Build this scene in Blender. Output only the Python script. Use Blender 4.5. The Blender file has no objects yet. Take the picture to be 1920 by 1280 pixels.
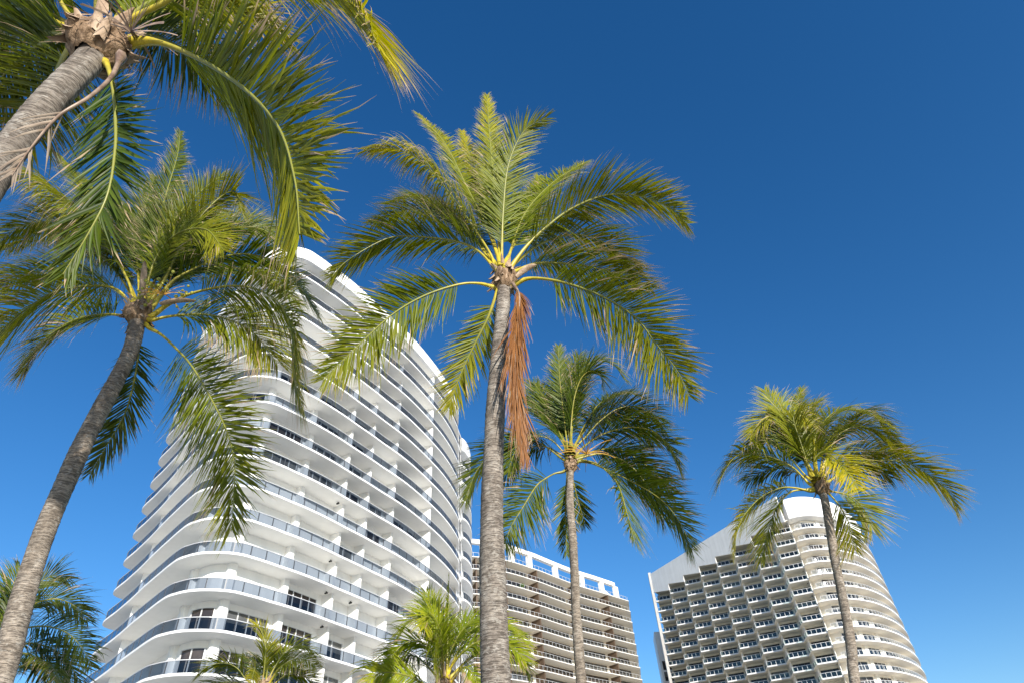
import bpy, math, random
import numpy as np
from mathutils import Matrix, Vector

random.seed(7)
rng = np.random.default_rng(11)
S = bpy.context.scene
R_ = math.radians

# ------------------------------------------------------------------ camera
F = 1200.0                       # focal length in pixels of the 1920 px wide photograph
CX, CY = 960.0, 640.0
VX, VY = 854.0, -750.0           # where the verticals meet
EYE = np.array([0.0, 0.0, 1.6])
_u = np.array([VX - CX, -(VY - CY), -F]); _u /= np.linalg.norm(_u)
_f = np.array([0, 0, -1.0]); _f = _f - _u * _f.dot(_u); _f /= np.linalg.norm(_f)
_r = np.cross(_f, _u)
C2W = np.array([_r, _f, _u])     # camera axes -> world axes
cam_d = bpy.data.cameras.new("camera"); cam = bpy.data.objects.new("camera", cam_d)
S.collection.objects.link(cam)
cam_d.sensor_width = 36.0; cam_d.lens = 36.0 * F / 1920.0
cam_d.clip_start = 0.05; cam_d.clip_end = 6000
m4 = Matrix([list(C2W[i]) + [EYE[i]] for i in range(3)] + [[0, 0, 0, 1]])
cam.matrix_world = m4
S.camera = cam

# ------------------------------------------------------------------ sky and sun
SUN_EL, SUN_AZ = 17.5, 157.0     # azimuth clockwise from the view direction: behind and to the right
w = bpy.data.worlds.new("World"); S.world = w; w.use_nodes = True
nt = w.node_tree; nt.nodes.clear()
sky = nt.nodes.new("ShaderNodeTexSky"); sky.sky_type = 'NISHITA'; sky.sun_disc = False
sky.sun_elevation = R_(SUN_EL); sky.sun_rotation = R_(SUN_AZ)
sky.altitude = 0; sky.air_density = 1.0; sky.dust_density = 0.3; sky.ozone_density = 3.0
hs = nt.nodes.new("ShaderNodeHueSaturation"); hs.inputs['Saturation'].default_value = 1.29
hs.inputs['Hue'].default_value = 0.506
bg = nt.nodes.new("ShaderNodeBackground"); bg.inputs['Strength'].default_value = 0.128
out = nt.nodes.new("ShaderNodeOutputWorld")
nt.links.new(sky.outputs[0], hs.inputs['Color']); nt.links.new(hs.outputs[0], bg.inputs[0]); nt.links.new(bg.outputs[0], out.inputs[0])
sun_d = bpy.data.lights.new("sun", 'SUN'); sun_d.energy = 5.0; sun_d.angle = R_(0.53); sun_d.color = (1.0, 0.94, 0.84)
sun = bpy.data.objects.new("sun", sun_d); S.collection.objects.link(sun)
sd = Vector((math.sin(R_(SUN_AZ)) * math.cos(R_(SUN_EL)), math.cos(R_(SUN_AZ)) * math.cos(R_(SUN_EL)), math.sin(R_(SUN_EL))))
sun.rotation_euler = sd.to_track_quat('Z', 'Y').to_euler(); sun.location = (30, -40, 60)
S.view_settings.view_transform = 'Standard'; S.view_settings.look = 'None'
S.view_settings.exposure = 0.50; S.view_settings.gamma = 1.0
S.render.engine = 'CYCLES'
S.cycles.max_bounces = 8; S.cycles.transparent_max_bounces = 24; S.cycles.diffuse_bounces = 6

# ------------------------------------------------------------------ materials
def mat(name):
    m = bpy.data.materials.new(name); m.use_nodes = True
    n = m.node_tree.nodes; n.clear()
    o = n.new("ShaderNodeOutputMaterial")
    return m, m.node_tree, o
def N(t, kind, **kw):
    n = t.nodes.new(kind)
    for k, v in kw.items():
        if k in n.inputs.keys() and not hasattr(n, k): n.inputs[k].default_value = v
        else: setattr(n, k, v)
    return n
def L(t, a, b): t.links.new(a, b)
def ramp(t, fac, stops):
    r = t.nodes.new("ShaderNodeValToRGB"); e = r.color_ramp.elements
    while len(e) < len(stops): e.new(0.5)
    for i, (p, c) in enumerate(stops):
        e[i].position = p; e[i].color = (c[0], c[1], c[2], 1)
    L(t, fac, r.inputs[0]); return r.outputs[0]
def noise(t, vec, scale, detail=4, rough=0.55):
    n = t.nodes.new("ShaderNodeTexNoise"); n.inputs['Scale'].default_value = scale
    n.inputs['Detail'].default_value = detail; n.inputs['Roughness'].default_value = rough
    if vec is not None: L(t, vec, n.inputs['Vector'])
    return n.outputs['Fac']
def mapping(t, sc):
    tc = t.nodes.new("ShaderNodeTexCoord"); mp = t.nodes.new("ShaderNodeMapping")
    mp.inputs['Scale'].default_value = sc; L(t, tc.outputs['Object'], mp.inputs['Vector']); return mp.outputs[0]
def mix(t, fac, a, b):
    n = t.nodes.new("ShaderNodeMix"); n.data_type = 'RGBA'
    for s, i in ((a, 6), (b, 7)):
        if isinstance(s, tuple): n.inputs[i].default_value = (s[0], s[1], s[2], 1)
        else: L(t, s, n.inputs[i])
    if isinstance(fac, float): n.inputs[0].default_value = fac
    else: L(t, fac, n.inputs[0])
    return n.outputs[2]
def math_(t, op, a, b=0.0, c=None):
    n = t.nodes.new("ShaderNodeMath"); n.operation = op
    for i, s in enumerate((a, b) if c is None else (a, b, c)):
        if isinstance(s, (int, float)): n.inputs[i].default_value = s
        else: L(t, s, n.inputs[i])
    return n.outputs[0]
def principled(name, c1, c2=None, scale=(1, 1, 1), nscale=1.0, rough=0.6, spec=0.3, bump=0.0, bscale=20, metal=0.0):
    m, t, o = mat(name); p = t.nodes.new("ShaderNodeBsdfPrincipled")
    p.inputs['Roughness'].default_value = rough; p.inputs['Specular IOR Level'].default_value = spec; p.inputs['Metallic'].default_value = metal
    if c2 is None: p.inputs['Base Color'].default_value = (*c1, 1)
    else:
        v = mapping(t, scale); L(t, ramp(t, noise(t, v, nscale), [(0.32, c1), (0.7, c2)]), p.inputs['Base Color'])
    if bump:
        b = t.nodes.new("ShaderNodeBump"); b.inputs['Strength'].default_value = bump; b.inputs['Distance'].default_value = 0.02
        L(t, noise(t, mapping(t, scale), bscale), b.inputs['Height']); L(t, b.outputs[0], p.inputs['Normal'])
    L(t, p.outputs[0], o.inputs[0]); return m
def stucco(name, c1, c2):
    # painted concrete: faint vertical weather streaks and cloudy patches
    m, t, o = mat(name); p = t.nodes.new("ShaderNodeBsdfPrincipled")
    p.inputs['Roughness'].default_value = 0.7; p.inputs['Specular IOR Level'].default_value = 0.2
    a = noise(t, mapping(t, (1.3, 1.3, 0.12)), 1.0, 5); b = noise(t, mapping(t, (0.25, 0.25, 0.6)), 1.0, 3)
    s = math_(t, 'ADD', math_(t, 'MULTIPLY', a, 0.6), math_(t, 'MULTIPLY', b, 0.4))
    L(t, ramp(t, s, [(0.33, c1), (0.62, c2)]), p.inputs['Base Color']); L(t, p.outputs[0], o.inputs[0]); return m
def glass(name, tint, refl=1.0, ior=1.5):
    m, t, o = mat(name)
    tr = t.nodes.new("ShaderNodeBsdfTransparent"); tr.inputs[0].default_value = (*tint, 1)
    gl = t.nodes.new("ShaderNodeBsdfGlossy"); gl.inputs['Roughness'].default_value = 0.015
    fr = t.nodes.new("ShaderNodeFresnel"); fr.inputs['IOR'].default_value = ior
    mx = t.nodes.new("ShaderNodeMixShader")
    L(t, math_(t, 'MULTIPLY', fr.outputs[0], refl), mx.inputs[0]); L(t, tr.outputs[0], mx.inputs[1]); L(t, gl.outputs[0], mx.inputs[2])
    L(t, mx.outputs[0], o.inputs[0]); return m
def window_glass(name, base):
    m, t, o = mat(name); p = t.nodes.new("ShaderNodeBsdfPrincipled")
    v = mapping(t, (0.5, 0.5, 0.5))
    L(t, ramp(t, noise(t, v, 1.3, 2), [(0.4, base), (0.75, tuple(min(1, c * 2.4 + 0.01) for c in base))]), p.inputs['Base Color'])
    p.inputs['Roughness'].default_value = 0.04; p.inputs['Specular IOR Level'].default_value = 0.5
    L(t, p.outputs[0], o.inputs[0]); return m

M = {}
M['white'] = stucco('white_render', (0.78, 0.785, 0.78), (0.86, 0.86, 0.85))
M['soffit'] = stucco('white_soffit', (0.83, 0.815, 0.77), (0.88, 0.865, 0.825))
M['cream'] = stucco('cream_render', (0.80, 0.755, 0.67), (0.86, 0.815, 0.73))
M['ivory'] = stucco('ivory_render', (0.72, 0.70, 0.66), (0.82, 0.80, 0.76))
M['conc'] = stucco('grey_concrete', (0.40, 0.39, 0.37), (0.52, 0.51, 0.49))
M['brown'] = principled('brown_wood_cladding', (0.075, 0.05, 0.035), (0.13, 0.09, 0.062), (6, 6, 0.4), 1.0, 0.6)
M['frame'] = principled('white_frame', (0.62, 0.63, 0.64), rough=0.4)
M['darkmetal'] = principled('dark_metal', (0.06, 0.065, 0.075), rough=0.4, spec=0.5)
M['rail'] = principled('pale_metal', (0.55, 0.56, 0.58), rough=0.35, spec=0.5)
M['greyglass'] = glass('grey_glass', (0.26, 0.30, 0.36), 0.75, 1.55)
M['clearglass'] = glass('clear_glass', (0.90, 0.92, 0.93), 1.0, 1.55)
M['greenglass'] = glass('green_glass', (0.60, 0.74, 0.72), 1.0, 1.55)
M['win'] = window_glass('window_glass', (0.012, 0.015, 0.02))
M['blind'] = window_glass('window_blind', (0.035, 0.028, 0.024))
M['curtain'] = window_glass('window_curtain', (0.10, 0.10, 0.095))
M['greywall'] = stucco('pale_grey_render', (0.66, 0.655, 0.64), (0.74, 0.735, 0.72))
M['taupe'] = stucco('taupe_render', (0.74, 0.70, 0.60), (0.82, 0.78, 0.68))
M['win2'] = window_glass('tinted_window_glass', (0.055, 0.058, 0.06))
M['blackbox'] = principled('black_box', (0.02, 0.02, 0.022), rough=0.5)
M['sand'] = principled('sand', (0.62, 0.57, 0.49), (0.72, 0.67, 0.59), (1, 1, 1), 0.6, 0.9)
M['lawn'] = principled('lawn', (0.04, 0.08, 0.02), (0.07, 0.11, 0.03), (1, 1, 1), 2.0, 0.9)

def leaf_material(name, dark, light, yellow, dry1, dry2, transl=0.3):
    m, t, o = mat(name)
    at = t.nodes.new("ShaderNodeAttribute"); at.attribute_name = 'leafdat'
    sp = t.nodes.new("ShaderNodeSeparateColor"); L(t, at.outputs['Color'], sp.inputs[0])
    tt, rn, dr = sp.outputs[0], sp.outputs[1], sp.outputs[2]
    green = mix(t, rn, dark, light)
    nz = noise(t, mapping(t, (1, 1, 1)), 7.0, 3)
    yf = math_(t, 'MULTIPLY', at.outputs['Alpha'], math_(t, 'ADD', math_(t, 'MULTIPLY', nz, 1.3), math_(t, 'MULTIPLY', tt, 0.35)))
    yf = math_(t, 'MINIMUM', yf, 1.0)
    col = mix(t, yf, green, yellow)
    dry = mix(t, nz, dry1, dry2)
    # dry from the tip down: mask = smoothstep around (1 - dryness)
    d = math_(t, 'SUBTRACT', math_(t, 'ADD', tt, dr), 1.0)
    d = math_(t, 'MULTIPLY', d, 9.0); d = math_(t, 'MINIMUM', math_(t, 'MAXIMUM', d, 0.0), 1.0)
    col = mix(t, d, col, dry)
    p = t.nodes.new("ShaderNodeBsdfPrincipled"); p.inputs['Roughness'].default_value = 0.42; p.inputs['Specular IOR Level'].default_value = 0.26
    L(t, col, p.inputs['Base Color'])
    tl = t.nodes.new("ShaderNodeBsdfTranslucent")
    hsv = t.nodes.new("ShaderNodeHueSaturation"); hsv.inputs['Value'].default_value = 1.7; hsv.inputs['Saturation'].default_value = 1.1
    L(t, col, hsv.inputs['Color']); L(t, hsv.outputs[0], tl.inputs[0])
    mx = t.nodes.new("ShaderNodeMixShader"); mx.inputs[0].default_value = transl
    L(t, p.outputs[0], mx.inputs[1]); L(t, tl.outputs[0], mx.inputs[2]); L(t, mx.outputs[0], o.inputs[0]); return m
M['leaf'] = leaf_material('palm_leaf', (0.020, 0.056, 0.003), (0.140, 0.195, 0.008), (0.56, 0.45, 0.022), (0.33, 0.20, 0.10), (0.62, 0.50, 0.36))
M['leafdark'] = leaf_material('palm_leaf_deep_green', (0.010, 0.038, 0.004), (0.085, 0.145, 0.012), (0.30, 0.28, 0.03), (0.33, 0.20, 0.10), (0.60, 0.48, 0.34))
M['leafbright'] = leaf_material('palm_leaf_light_green', (0.06, 0.13, 0.008), (0.22, 0.30, 0.015), (0.58, 0.48, 0.03), (0.33, 0.20, 0.10), (0.60, 0.48, 0.34))
M['deadleaf'] = leaf_material('dead_palm_leaf', (0.12, 0.046, 0.013), (0.29, 0.125, 0.036), (0.24, 0.10, 0.028), (0.25, 0.15, 0.085), (0.50, 0.38, 0.27), 0.1)
def stalk_material(name, a, b, c=None):
    m, t, o = mat(name); p = t.nodes.new("ShaderNodeBsdfPrincipled")
    p.inputs['Roughness'].default_value = 0.35; p.inputs['Specular IOR Level'].default_value = 0.4
    col = ramp(t, noise(t, mapping(t, (1, 1, 1)), 9.0, 3), [(0.3, a), (0.65, b)])
    if c:
        at = t.nodes.new("ShaderNodeAttribute"); at.attribute_name = 'leafdat'
        sp = t.nodes.new("ShaderNodeSeparateColor"); L(t, at.outputs['Color'], sp.inputs[0])
        f = math_(t, 'MULTIPLY', math_(t, 'SUBTRACT', sp.outputs[0], 0.10), 4.5); f = math_(t, 'MINIMUM', math_(t, 'MAXIMUM', f, 0.0), 1.0)
        col = mix(t, f, col, c)
    L(t, col, p.inputs['Base Color']); L(t, p.outputs[0], o.inputs[0]); return m
M['stalk'] = stalk_material('yellow_stalk', (0.34, 0.29, 0.035), (0.58, 0.45, 0.04), (0.23, 0.235, 0.05))
M['stalkgreen'] = stalk_material('olive_stalk', (0.16, 0.17, 0.03), (0.34, 0.29, 0.05))
M['paleleaf'] = leaf_material('withered_palm_leaf', (0.30, 0.22, 0.15), (0.45, 0.36, 0.27), (0.4, 0.3, 0.2), (0.16, 0.11, 0.08), (0.58, 0.48, 0.38), 0.15)
M['deadstalk'] = stalk_material('brown_stalk', (0.13, 0.08, 0.055), (0.34, 0.25, 0.19))
M['fibre'] = principled('brown_fibre', (0.09, 0.055, 0.03), (0.42, 0.29, 0.19), (14, 14, 3), 1.6, 0.85, 0.15, 0.8, 5)
M['husk'] = principled('tan_husk', (0.26, 0.17, 0.11), (0.55, 0.42, 0.30), (9, 9, 2.5), 1.2, 0.7, 0.2, 0.5, 5)
M['nut'] = principled('green_coconut', (0.22, 0.24, 0.03), (0.42, 0.40, 0.06), (1, 1, 1), 12, 0.35, 0.4)
M['orange'] = principled('orange_flower', (0.40, 0.20, 0.03), (0.60, 0.34, 0.06), (1, 1, 1), 15, 0.6)
def trunk_material(name, a, b, c):
    m, t, o = mat(name); p = t.nodes.new("ShaderNodeBsdfPrincipled")
    p.inputs['Roughness'].default_value = 0.85; p.inputs['Specular IOR Level'].default_value = 0.15
    at = t.nodes.new("ShaderNodeAttribute"); at.attribute_name = 'bark'
    sp = t.nodes.new("ShaderNodeSeparateColor"); L(t, at.outputs['Color'], sp.inputs[0])
    base = ramp(t, noise(t, mapping(t, (3, 3, 2)), 2.2, 6, 0.65), [(0.3, a), (0.52, b), (0.72, c)])
    streak = noise(t, mapping(t, (5, 5, 46)), 2.0, 6, 0.75)
    crack = math_(t, 'MULTIPLY', math_(t, 'SUBTRACT', streak, 0.475), 12.0)
    crack = math_(t, 'MINIMUM', math_(t, 'MAXIMUM', crack, 0.0), 0.8)
    base = mix(t, crack, base, (0.07, 0.058, 0.048))
    stain = noise(t, mapping(t, (2.2, 2.2, 0.7)), 1.3, 4, 0.6)
    base = mix(t, math_(t, 'MULTIPLY', math_(t, 'MINIMUM', math_(t, 'MAXIMUM', math_(t, 'MULTIPLY', math_(t, 'SUBTRACT', stain, 0.52), 8.0), 0.0), 1.0), 0.45), base, (0.10, 0.082, 0.066))
    pale = noise(t, mapping(t, (7, 7, 9)), 1.7, 4, 0.7)
    base = mix(t, math_(t, 'MULTIPLY', math_(t, 'GREATER_THAN', pale, 0.60), 0.4), base, (0.50, 0.47, 0.42))
    ring = math_(t, 'MULTIPLY', sp.outputs[0], math_(t, 'ADD', 0.35, math_(t, 'MULTIPLY', noise(t, mapping(t, (9, 9, 9)), 1.5, 3), 0.9)))
    base = mix(t, math_(t, 'MINIMUM', ring, 0.85), base, (0.055, 0.045, 0.037))
    L(t, base, p.inputs['Base Color'])
    bp = t.nodes.new("ShaderNodeBump"); bp.inputs['Strength'].default_value = 1.0; bp.inputs['Distance'].default_value = 0.02
    L(t, streak, bp.inputs['Height']); L(t, bp.outputs[0], p.inputs['Normal'])
    L(t, p.outputs[0], o.inputs[0]); return m
M['bark'] = trunk_material('palm_bark', (0.20, 0.165, 0.14), (0.34, 0.295, 0.25), (0.47, 0.43, 0.38))
M['barkwarm'] = trunk_material('palm_bark_brown', (0.24, 0.195, 0.155), (0.39, 0.33, 0.27), (0.50, 0.44, 0.375))

# ------------------------------------------------------------------ object helpers
def link(o, parent=None):
    S.collection.objects.link(o)
    if parent is not None: o.parent = parent
    return o
def thing(name, label, cat, loc=(0, 0, 0), group=None):
    o = bpy.data.objects.new(name, None); link(o); o.location = loc; o.empty_display_size = 0.3
    o['label'] = label; o['category'] = cat
    if group: o['group'] = group
    return o
class MB:
    def __init__(s): s.v = []; s.f = []; s.mi = []; s.cur = 0
    def add(s, vs, fs):
        k = len(s.v); s.v += [tuple(map(float, p)) for p in vs]; s.f += [tuple(k + i for i in f) for f in fs]; s.mi += [s.cur] * len(fs)
    def strip(s, P, z0, z1):
        n = len(P); z0 = np.broadcast_to(z0, n); z1 = np.broadcast_to(z1, n)
        s.add([(p[0], p[1], a) for p, a in zip(P, z0)] + [(p[0], p[1], a) for p, a in zip(P, z1)], [(i, i + 1, n + i + 1, n + i) for i in range(n - 1)])
    def prism(s, P, z0, z1, sides=None):
        n = len(P)
        s.add([(p[0], p[1], z0) for p in P] + [(p[0], p[1], z1) for p in P],
              [tuple(range(n - 1, -1, -1)), tuple(range(n, 2 * n))] + [(i, (i + 1) % n, n + (i + 1) % n, n + i) for i in range(n)])
    def ribbon(s, A, B, z0, z1):
        # solid band between polylines A (outer) and B (inner)
        n = len(A)
        vs = [(p[0], p[1], z) for Q, z in ((A, z0), (B, z0), (A, z1), (B, z1)) for p in Q]
        fs = []
        for i in range(n - 1):
            fs += [(i, n + i, n + i + 1, i + 1), (2 * n + i, 2 * n + i + 1, 3 * n + i + 1, 3 * n + i), (i, i + 1, 2 * n + i + 1, 2 * n + i), (n + i, 3 * n + i, 3 * n + i + 1, n + i + 1)]
        fs += [(0, 2 * n, 3 * n, n), (n - 1, 2 * n - 1, 4 * n - 1, 3 * n - 1)]
        s.add(vs, fs)
    def bar(s, p, q, hw, z0, z1):
        # upright box along plan segment p-q of half width hw
        p = np.array(p, float); q = np.array(q, float); d = q - p; d /= max(np.linalg.norm(d), 1e-9); nn = np.array([-d[1], d[0]]) * hw
        s.prism([p + nn, p - nn, q - nn, q + nn], z0, z1)
    def build(s, name, mats, parent, smooth=False):
        me = bpy.data.meshes.new(name); me.from_pydata(s.v, [], s.f)
        mats = mats if isinstance(mats, (list, tuple)) else [mats]
        for m in mats: me.materials.append(m)
        if len(mats) > 1: me.polygons.foreach_set('material_index', s.mi)
        if smooth: me.polygons.foreach_set('use_smooth', [True] * len(s.f))
        me.update()
        o = bpy.data.objects.new(name, me); return link(o, parent)
def np_mesh(name, V, Fq, mats, parent, attr=None, aname=None, smooth=False):
    me = bpy.data.meshes.new(name); nV, nF = len(V), len(Fq)
    me.vertices.add(nV); me.vertices.foreach_set('co', np.asarray(V, np.float32).ravel())
    k = Fq.shape[1]
    me.loops.add(nF * k); me.loops.foreach_set('vertex_index', Fq.astype(np.int32).ravel())
    me.polygons.add(nF); me.polygons.foreach_set('loop_start', np.arange(0, nF * k, k, dtype=np.int32))
    try: me.polygons.foreach_set('loop_total', np.full(nF, k, np.int32))
    except Exception: pass
    if smooth: me.polygons.foreach_set('use_smooth', np.ones(nF, bool))
    me.materials.append(mats)
    if attr is not None:
        a = me.attributes.new(aname, 'FLOAT_COLOR', 'POINT'); a.data.foreach_set('color', np.asarray(attr, np.float32).ravel())
    me.update(calc_edges=True); me.validate()
    return link(bpy.data.objects.new(name, me), parent)
def spline(P, n):
    # Catmull-Rom through P, resampled to n points of equal spacing
    P = np.asarray(P, float); Q = np.vstack([2 * P[0] - P[1], P, 2 * P[-1] - P[-2]]); out = []
    for i in range(len(P) - 1):
        p0, p1, p2, p3 = Q[i], Q[i + 1], Q[i + 2], Q[i + 3]
        for t in np.linspace(0, 1, 16, endpoint=False):
            out.append(0.5 * (2 * p1 + (p2 - p0) * t + (2 * p0 - 5 * p1 + 4 * p2 - p3) * t * t + (3 * p1 - p0 - 3 * p2 + p3) * t ** 3))
    out.append(P[-1]); out = np.array(out)
    s = np.r_[0, np.cumsum(np.linalg.norm(np.diff(out, axis=0), axis=1))]
    g = np.linspace(0, s[-1], n)
    return np.stack([np.interp(g, s, out[:, k]) for k in range(out.shape[1])], 1)
def offset(P, d):
    # plan polyline moved d away from the camera side (polyline runs left to right)
    T = np.gradient(P, axis=0); T /= np.linalg.norm(T, axis=1)[:, None]
    return P + np.stack([-T[:, 1], T[:, 0]], 1) * d
def pol(th, r, U): return np.array([math.sin(R_(th)) * r * U, math.cos(R_(th)) * r * U])
def at_theta(P, th):
    # (index position) where a polyline crosses azimuth th
    a = np.degrees(np.arctan2(P[:, 0], P[:, 1])); i = int(np.argmin(np.abs(a - th))); return i
def lerp_at(P, s):
    # point and tangent at arc length s
    d = np.r_[0, np.cumsum(np.linalg.norm(np.diff(P, axis=0), axis=1))]
    p = np.array([np.interp(s, d, P[:, 0]), np.interp(s, d, P[:, 1])]); q = np.array([np.interp(s + 0.05, d, P[:, 0]), np.interp(s + 0.05, d, P[:, 1])])
    t = q - p; t /= max(np.linalg.norm(t), 1e-9); return p, t
def plen(P): return float(np.linalg.norm(np.diff(P, axis=0), axis=1).sum())
def railing(parent, P, z, h, glassm, postm, railm, step, pw=0.03, rw=0.035):
    # glass balustrade along plan polyline P standing at height z
    g = MB(); g.strip(P, z + 0.02, z + h - 0.03); go = g.build('glass_railing', glassm, parent)
    L_ = plen(P); n = max(1, int(round(L_ / step))); b = MB()
    for i in range(n + 1):
        p, t = lerp_at(P, min(L_ * i / n, L_ - 0.06)); b.bar(p - t * pw, p + t * pw, 0.025, z - 0.003, z + h - 0.045)
    b.cur = 1; nn = offset(P, rw); b.ribbon(offset(P, -rw), nn, z + h - 0.045, z + h + 0.01); b.build('railing_frame', [postm, railm], parent)
wr = random.Random(5)
def window_unit(parent, P, z0, z1, panes, glassm=None, framem=None, proud=0.04, blind=0.0, name='window', fw=0.05):
    # glazing along a short plan polyline, with its frame as a sub-part
    Q = offset(P, -proud); g = MB(); 
    if blind == 0 and wr.random() < 0.4: blind = wr.choice([0.25, 0.4, 0.55, 0.97])
    bm = M['blind'] if wr.random() < 0.5 else M['curtain']
    if blind > 0:
        zb = z1 - blind * (z1 - z0); g.strip(Q, z0, zb); g.cur = 1; g.strip(Q, zb, z1)
        o = g.build(name, [glassm or M['win'], bm], parent)
    else:
        g.strip(Q, z0, z1); o = g.build(name, glassm or M['win'], parent)
    f = MB(); A = offset(P, -proud - 0.05); B = offset(P, -proud + 0.02); L_ = plen(A)
    f.ribbon(A, B, z1 - 0.002, z1 + fw); f.ribbon(A, B, z0 - fw, z0 + 0.002)
    for i in range(panes + 1):
        p, t = lerp_at(offset(P, -proud - 0.02), min(max(L_ * i / panes, 0.03), L_ - 0.08)); f.bar(p - t * fw, p + t * fw, 0.032, z0 + 0.004, z1 - 0.004)
    f.build('frame', framem or M['frame'], o)
    return o
def sub(P, i0, i1):
    i0, i1 = sorted((int(i0), int(i1))); return P[i0:i1 + 1]

# ------------------------------------------------------------------ ground
def ground():
    b = MB(); b.add([(-3000, -3000, 0), (3000, -3000, 0), (3000, 3000, 0), (-3000, 3000, 0)], [(0, 1, 2, 3)])
    o = b.build('ground', M['sand'], None); o['kind'] = 'structure'
    b = MB(); b.add([(-60, 4, 0.004), (70, 4, 0.004), (70, 34, 0.004), (-60, 34, 0.004)], [(0, 1, 2, 3)])
    o = b.build('lawn', M['lawn'], None); o['kind'] = 'structure'
ground()

# ------------------------------------------------------------------ the white curved tower
def curved_tower():
    U = 3.2; ez = EYE[2]
    tw = thing('apartment_tower', 'tall white curved apartment tower with wavy stacked balconies, behind the left palms', 'tower')
    pl = [(-33.53, 25.17), (-32.9, 23.95), (-32.26, 22.75), (-31.6, 21.5), (-30.8, 20.3), (-30.3, 19.65), (-29.8, 19.15), (-29.3, 18.9), (-28.8, 18.7), (-28, 18.5), (-27, 18.38), (-26, 18.33), (-25, 18.37), (-24, 18.53), (-23, 18.72), (-22, 18.95), (-21, 19.17), (-20, 19.43), (-19, 19.72), (-18, 20.05), (-17, 20.42), (-16, 20.8), (-15, 21.2), (-14, 21.65), (-13, 22.1), (-12, 22.6), (-11, 23.2), (-10, 23.9), (-9, 24.7), (-8, 25.65), (-7.2, 26.65), (-6.7, 27.5), (-6.42, 28.15), (-6.36, 28.8), (-6.45, 29.5)]
    P = [pol(a, r, U) for a, r in pl]
    tip = [np.array(q) * U for q in ((-12.75, 22.35), (-13.3, 22.2), (-13.75, 21.9), (-14.02, 21.45))]
    O = spline(tip + P, 190)                       # slab edge, rounded left end included
    E_ = spline(P, 160)
    back = [np.array(q) * U for q in ((-3.0, 33.0), (-7.0, 32.0), (-11.0, 25.5))]
    Wl = offset(spline(P[1:-1], 160), 0.74 * U)     # wall line
    full = MB(); wz1 = ez + 19.4 * U
    full.strip(Wl, 0, wz1); full.build('wall', M['white'], tw)
    cr = MB(); inner = [p for p in offset(spline(P[1:-1], 60), 1.3 * U)] + back[:2]; cr.prism(inner, 0, ez + 19.3 * U); cr.build('core', M['white'], tw)
    aw = np.degrees(np.arctan2(Wl[:, 0], Wl[:, 1]))
    def wi(th): return int(np.argmin(np.abs(aw - th)))
    ths = 0.056 * U
    levels = [k + 0.4 for k in range(0, 19)]       # 0.4 .. 18.4 storeys above the eye
    # structural columns and dividing fins run the whole height
    for th, wdt in ((-28.2, 0.9), (-25.65, 0.85)):
        i = wi(th); p = Wl[i]; t = Wl[i + 1] - Wl[i - 1]; t /= np.linalg.norm(t); n = np.array([t[1], -t[0]])
        b = MB(); b.prism([p - t * wdt / 2 - n * 0.2, p - t * wdt / 2 + n * 0.35, p - t * (wdt / 2 - 0.18) + n * 0.5, p + t * (wdt / 2 - 0.18) + n * 0.5, p + t * wdt / 2 + n * 0.35, p + t * wdt / 2 - n * 0.2], 0, wz1)
        b.build('column', M['white'], tw)
    eP = spline(P, 400); ae = np.degrees(np.arctan2(eP[:, 0], eP[:, 1]))
    i = int(np.argmin(np.abs(ae[:200] + 32.55))); t = eP[i + 1] - eP[i - 1]; t /= np.linalg.norm(t); n = np.array([t[1], -t[0]]); c = eP[i]
    b = MB(); b.prism([c - t * 0.2 - n * 0.26 * U, c + t * 0.5 - n * 0.22 * U, c + t * 0.75 - n * 0.36 * U, c + t * 0.5 - n * 1.6 * U, c - t * 0.1 - n * 1.6 * U, c - t * 0.3 - n * 0.4 * U], 0, wz1); b.build('end_fin', M['white'], tw)
    for th, dep, wdt in ((-21.7, 0.22, 0.55), (-18.25, 0.40, 0.3), (-16.0, 0.38, 0.3), (-13.7, 0.38, 0.3), (-10.45, 0.62, 0.3), (-8.3, 0.2, 0.3)):
        i = wi(th + (0.35 if dep < 0.5 else 0.1)); p = Wl[i]; t = Wl[min(i + 1, 159)] - Wl[i - 1]; t /= np.linalg.norm(t); n = np.array([t[1], -t[0]])
        b = MB(); b.prism([p - t * wdt / 2 - n * 0.2, p - t * wdt / 2 + n * dep * U, p + t * wdt / 2 + n * dep * U, p + t * wdt / 2 - n * 0.2], 0, wz1)
        b.build('dividing_wall', M['white'], tw)
    bays = [(-30.9, -28.8), (-27.7, -26.2), (-25.2, -22.0), (-21.3, -18.5), (-17.8, -16.0), (-15.5, -13.7), (-13.2, -11.5), (-11.3, -10.2), (-9.9, -8.7)]
    on = {18: {2, 4}, 17: {1, 2, 3, 4, 5, 6}, 16: {5}, 15: {3, 4, 5, 6, 7}, 14: {6}, 13: {2, 3, 4, 5, 6, 7}, 12: {1, 3, 4, 6}, 11: {2, 3, 4, 6}, 10: {1, 2, 3, 4, 5, 6, 7}, 9: {5}, 8: {4}, 7: {6}, 6: {3}, 5: {1, 2, 3, 4}, 4: {1, 2, 3, 4, 5}, 3: {1, 2, 3, 4, 5}}
    top_rail = ez
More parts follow.
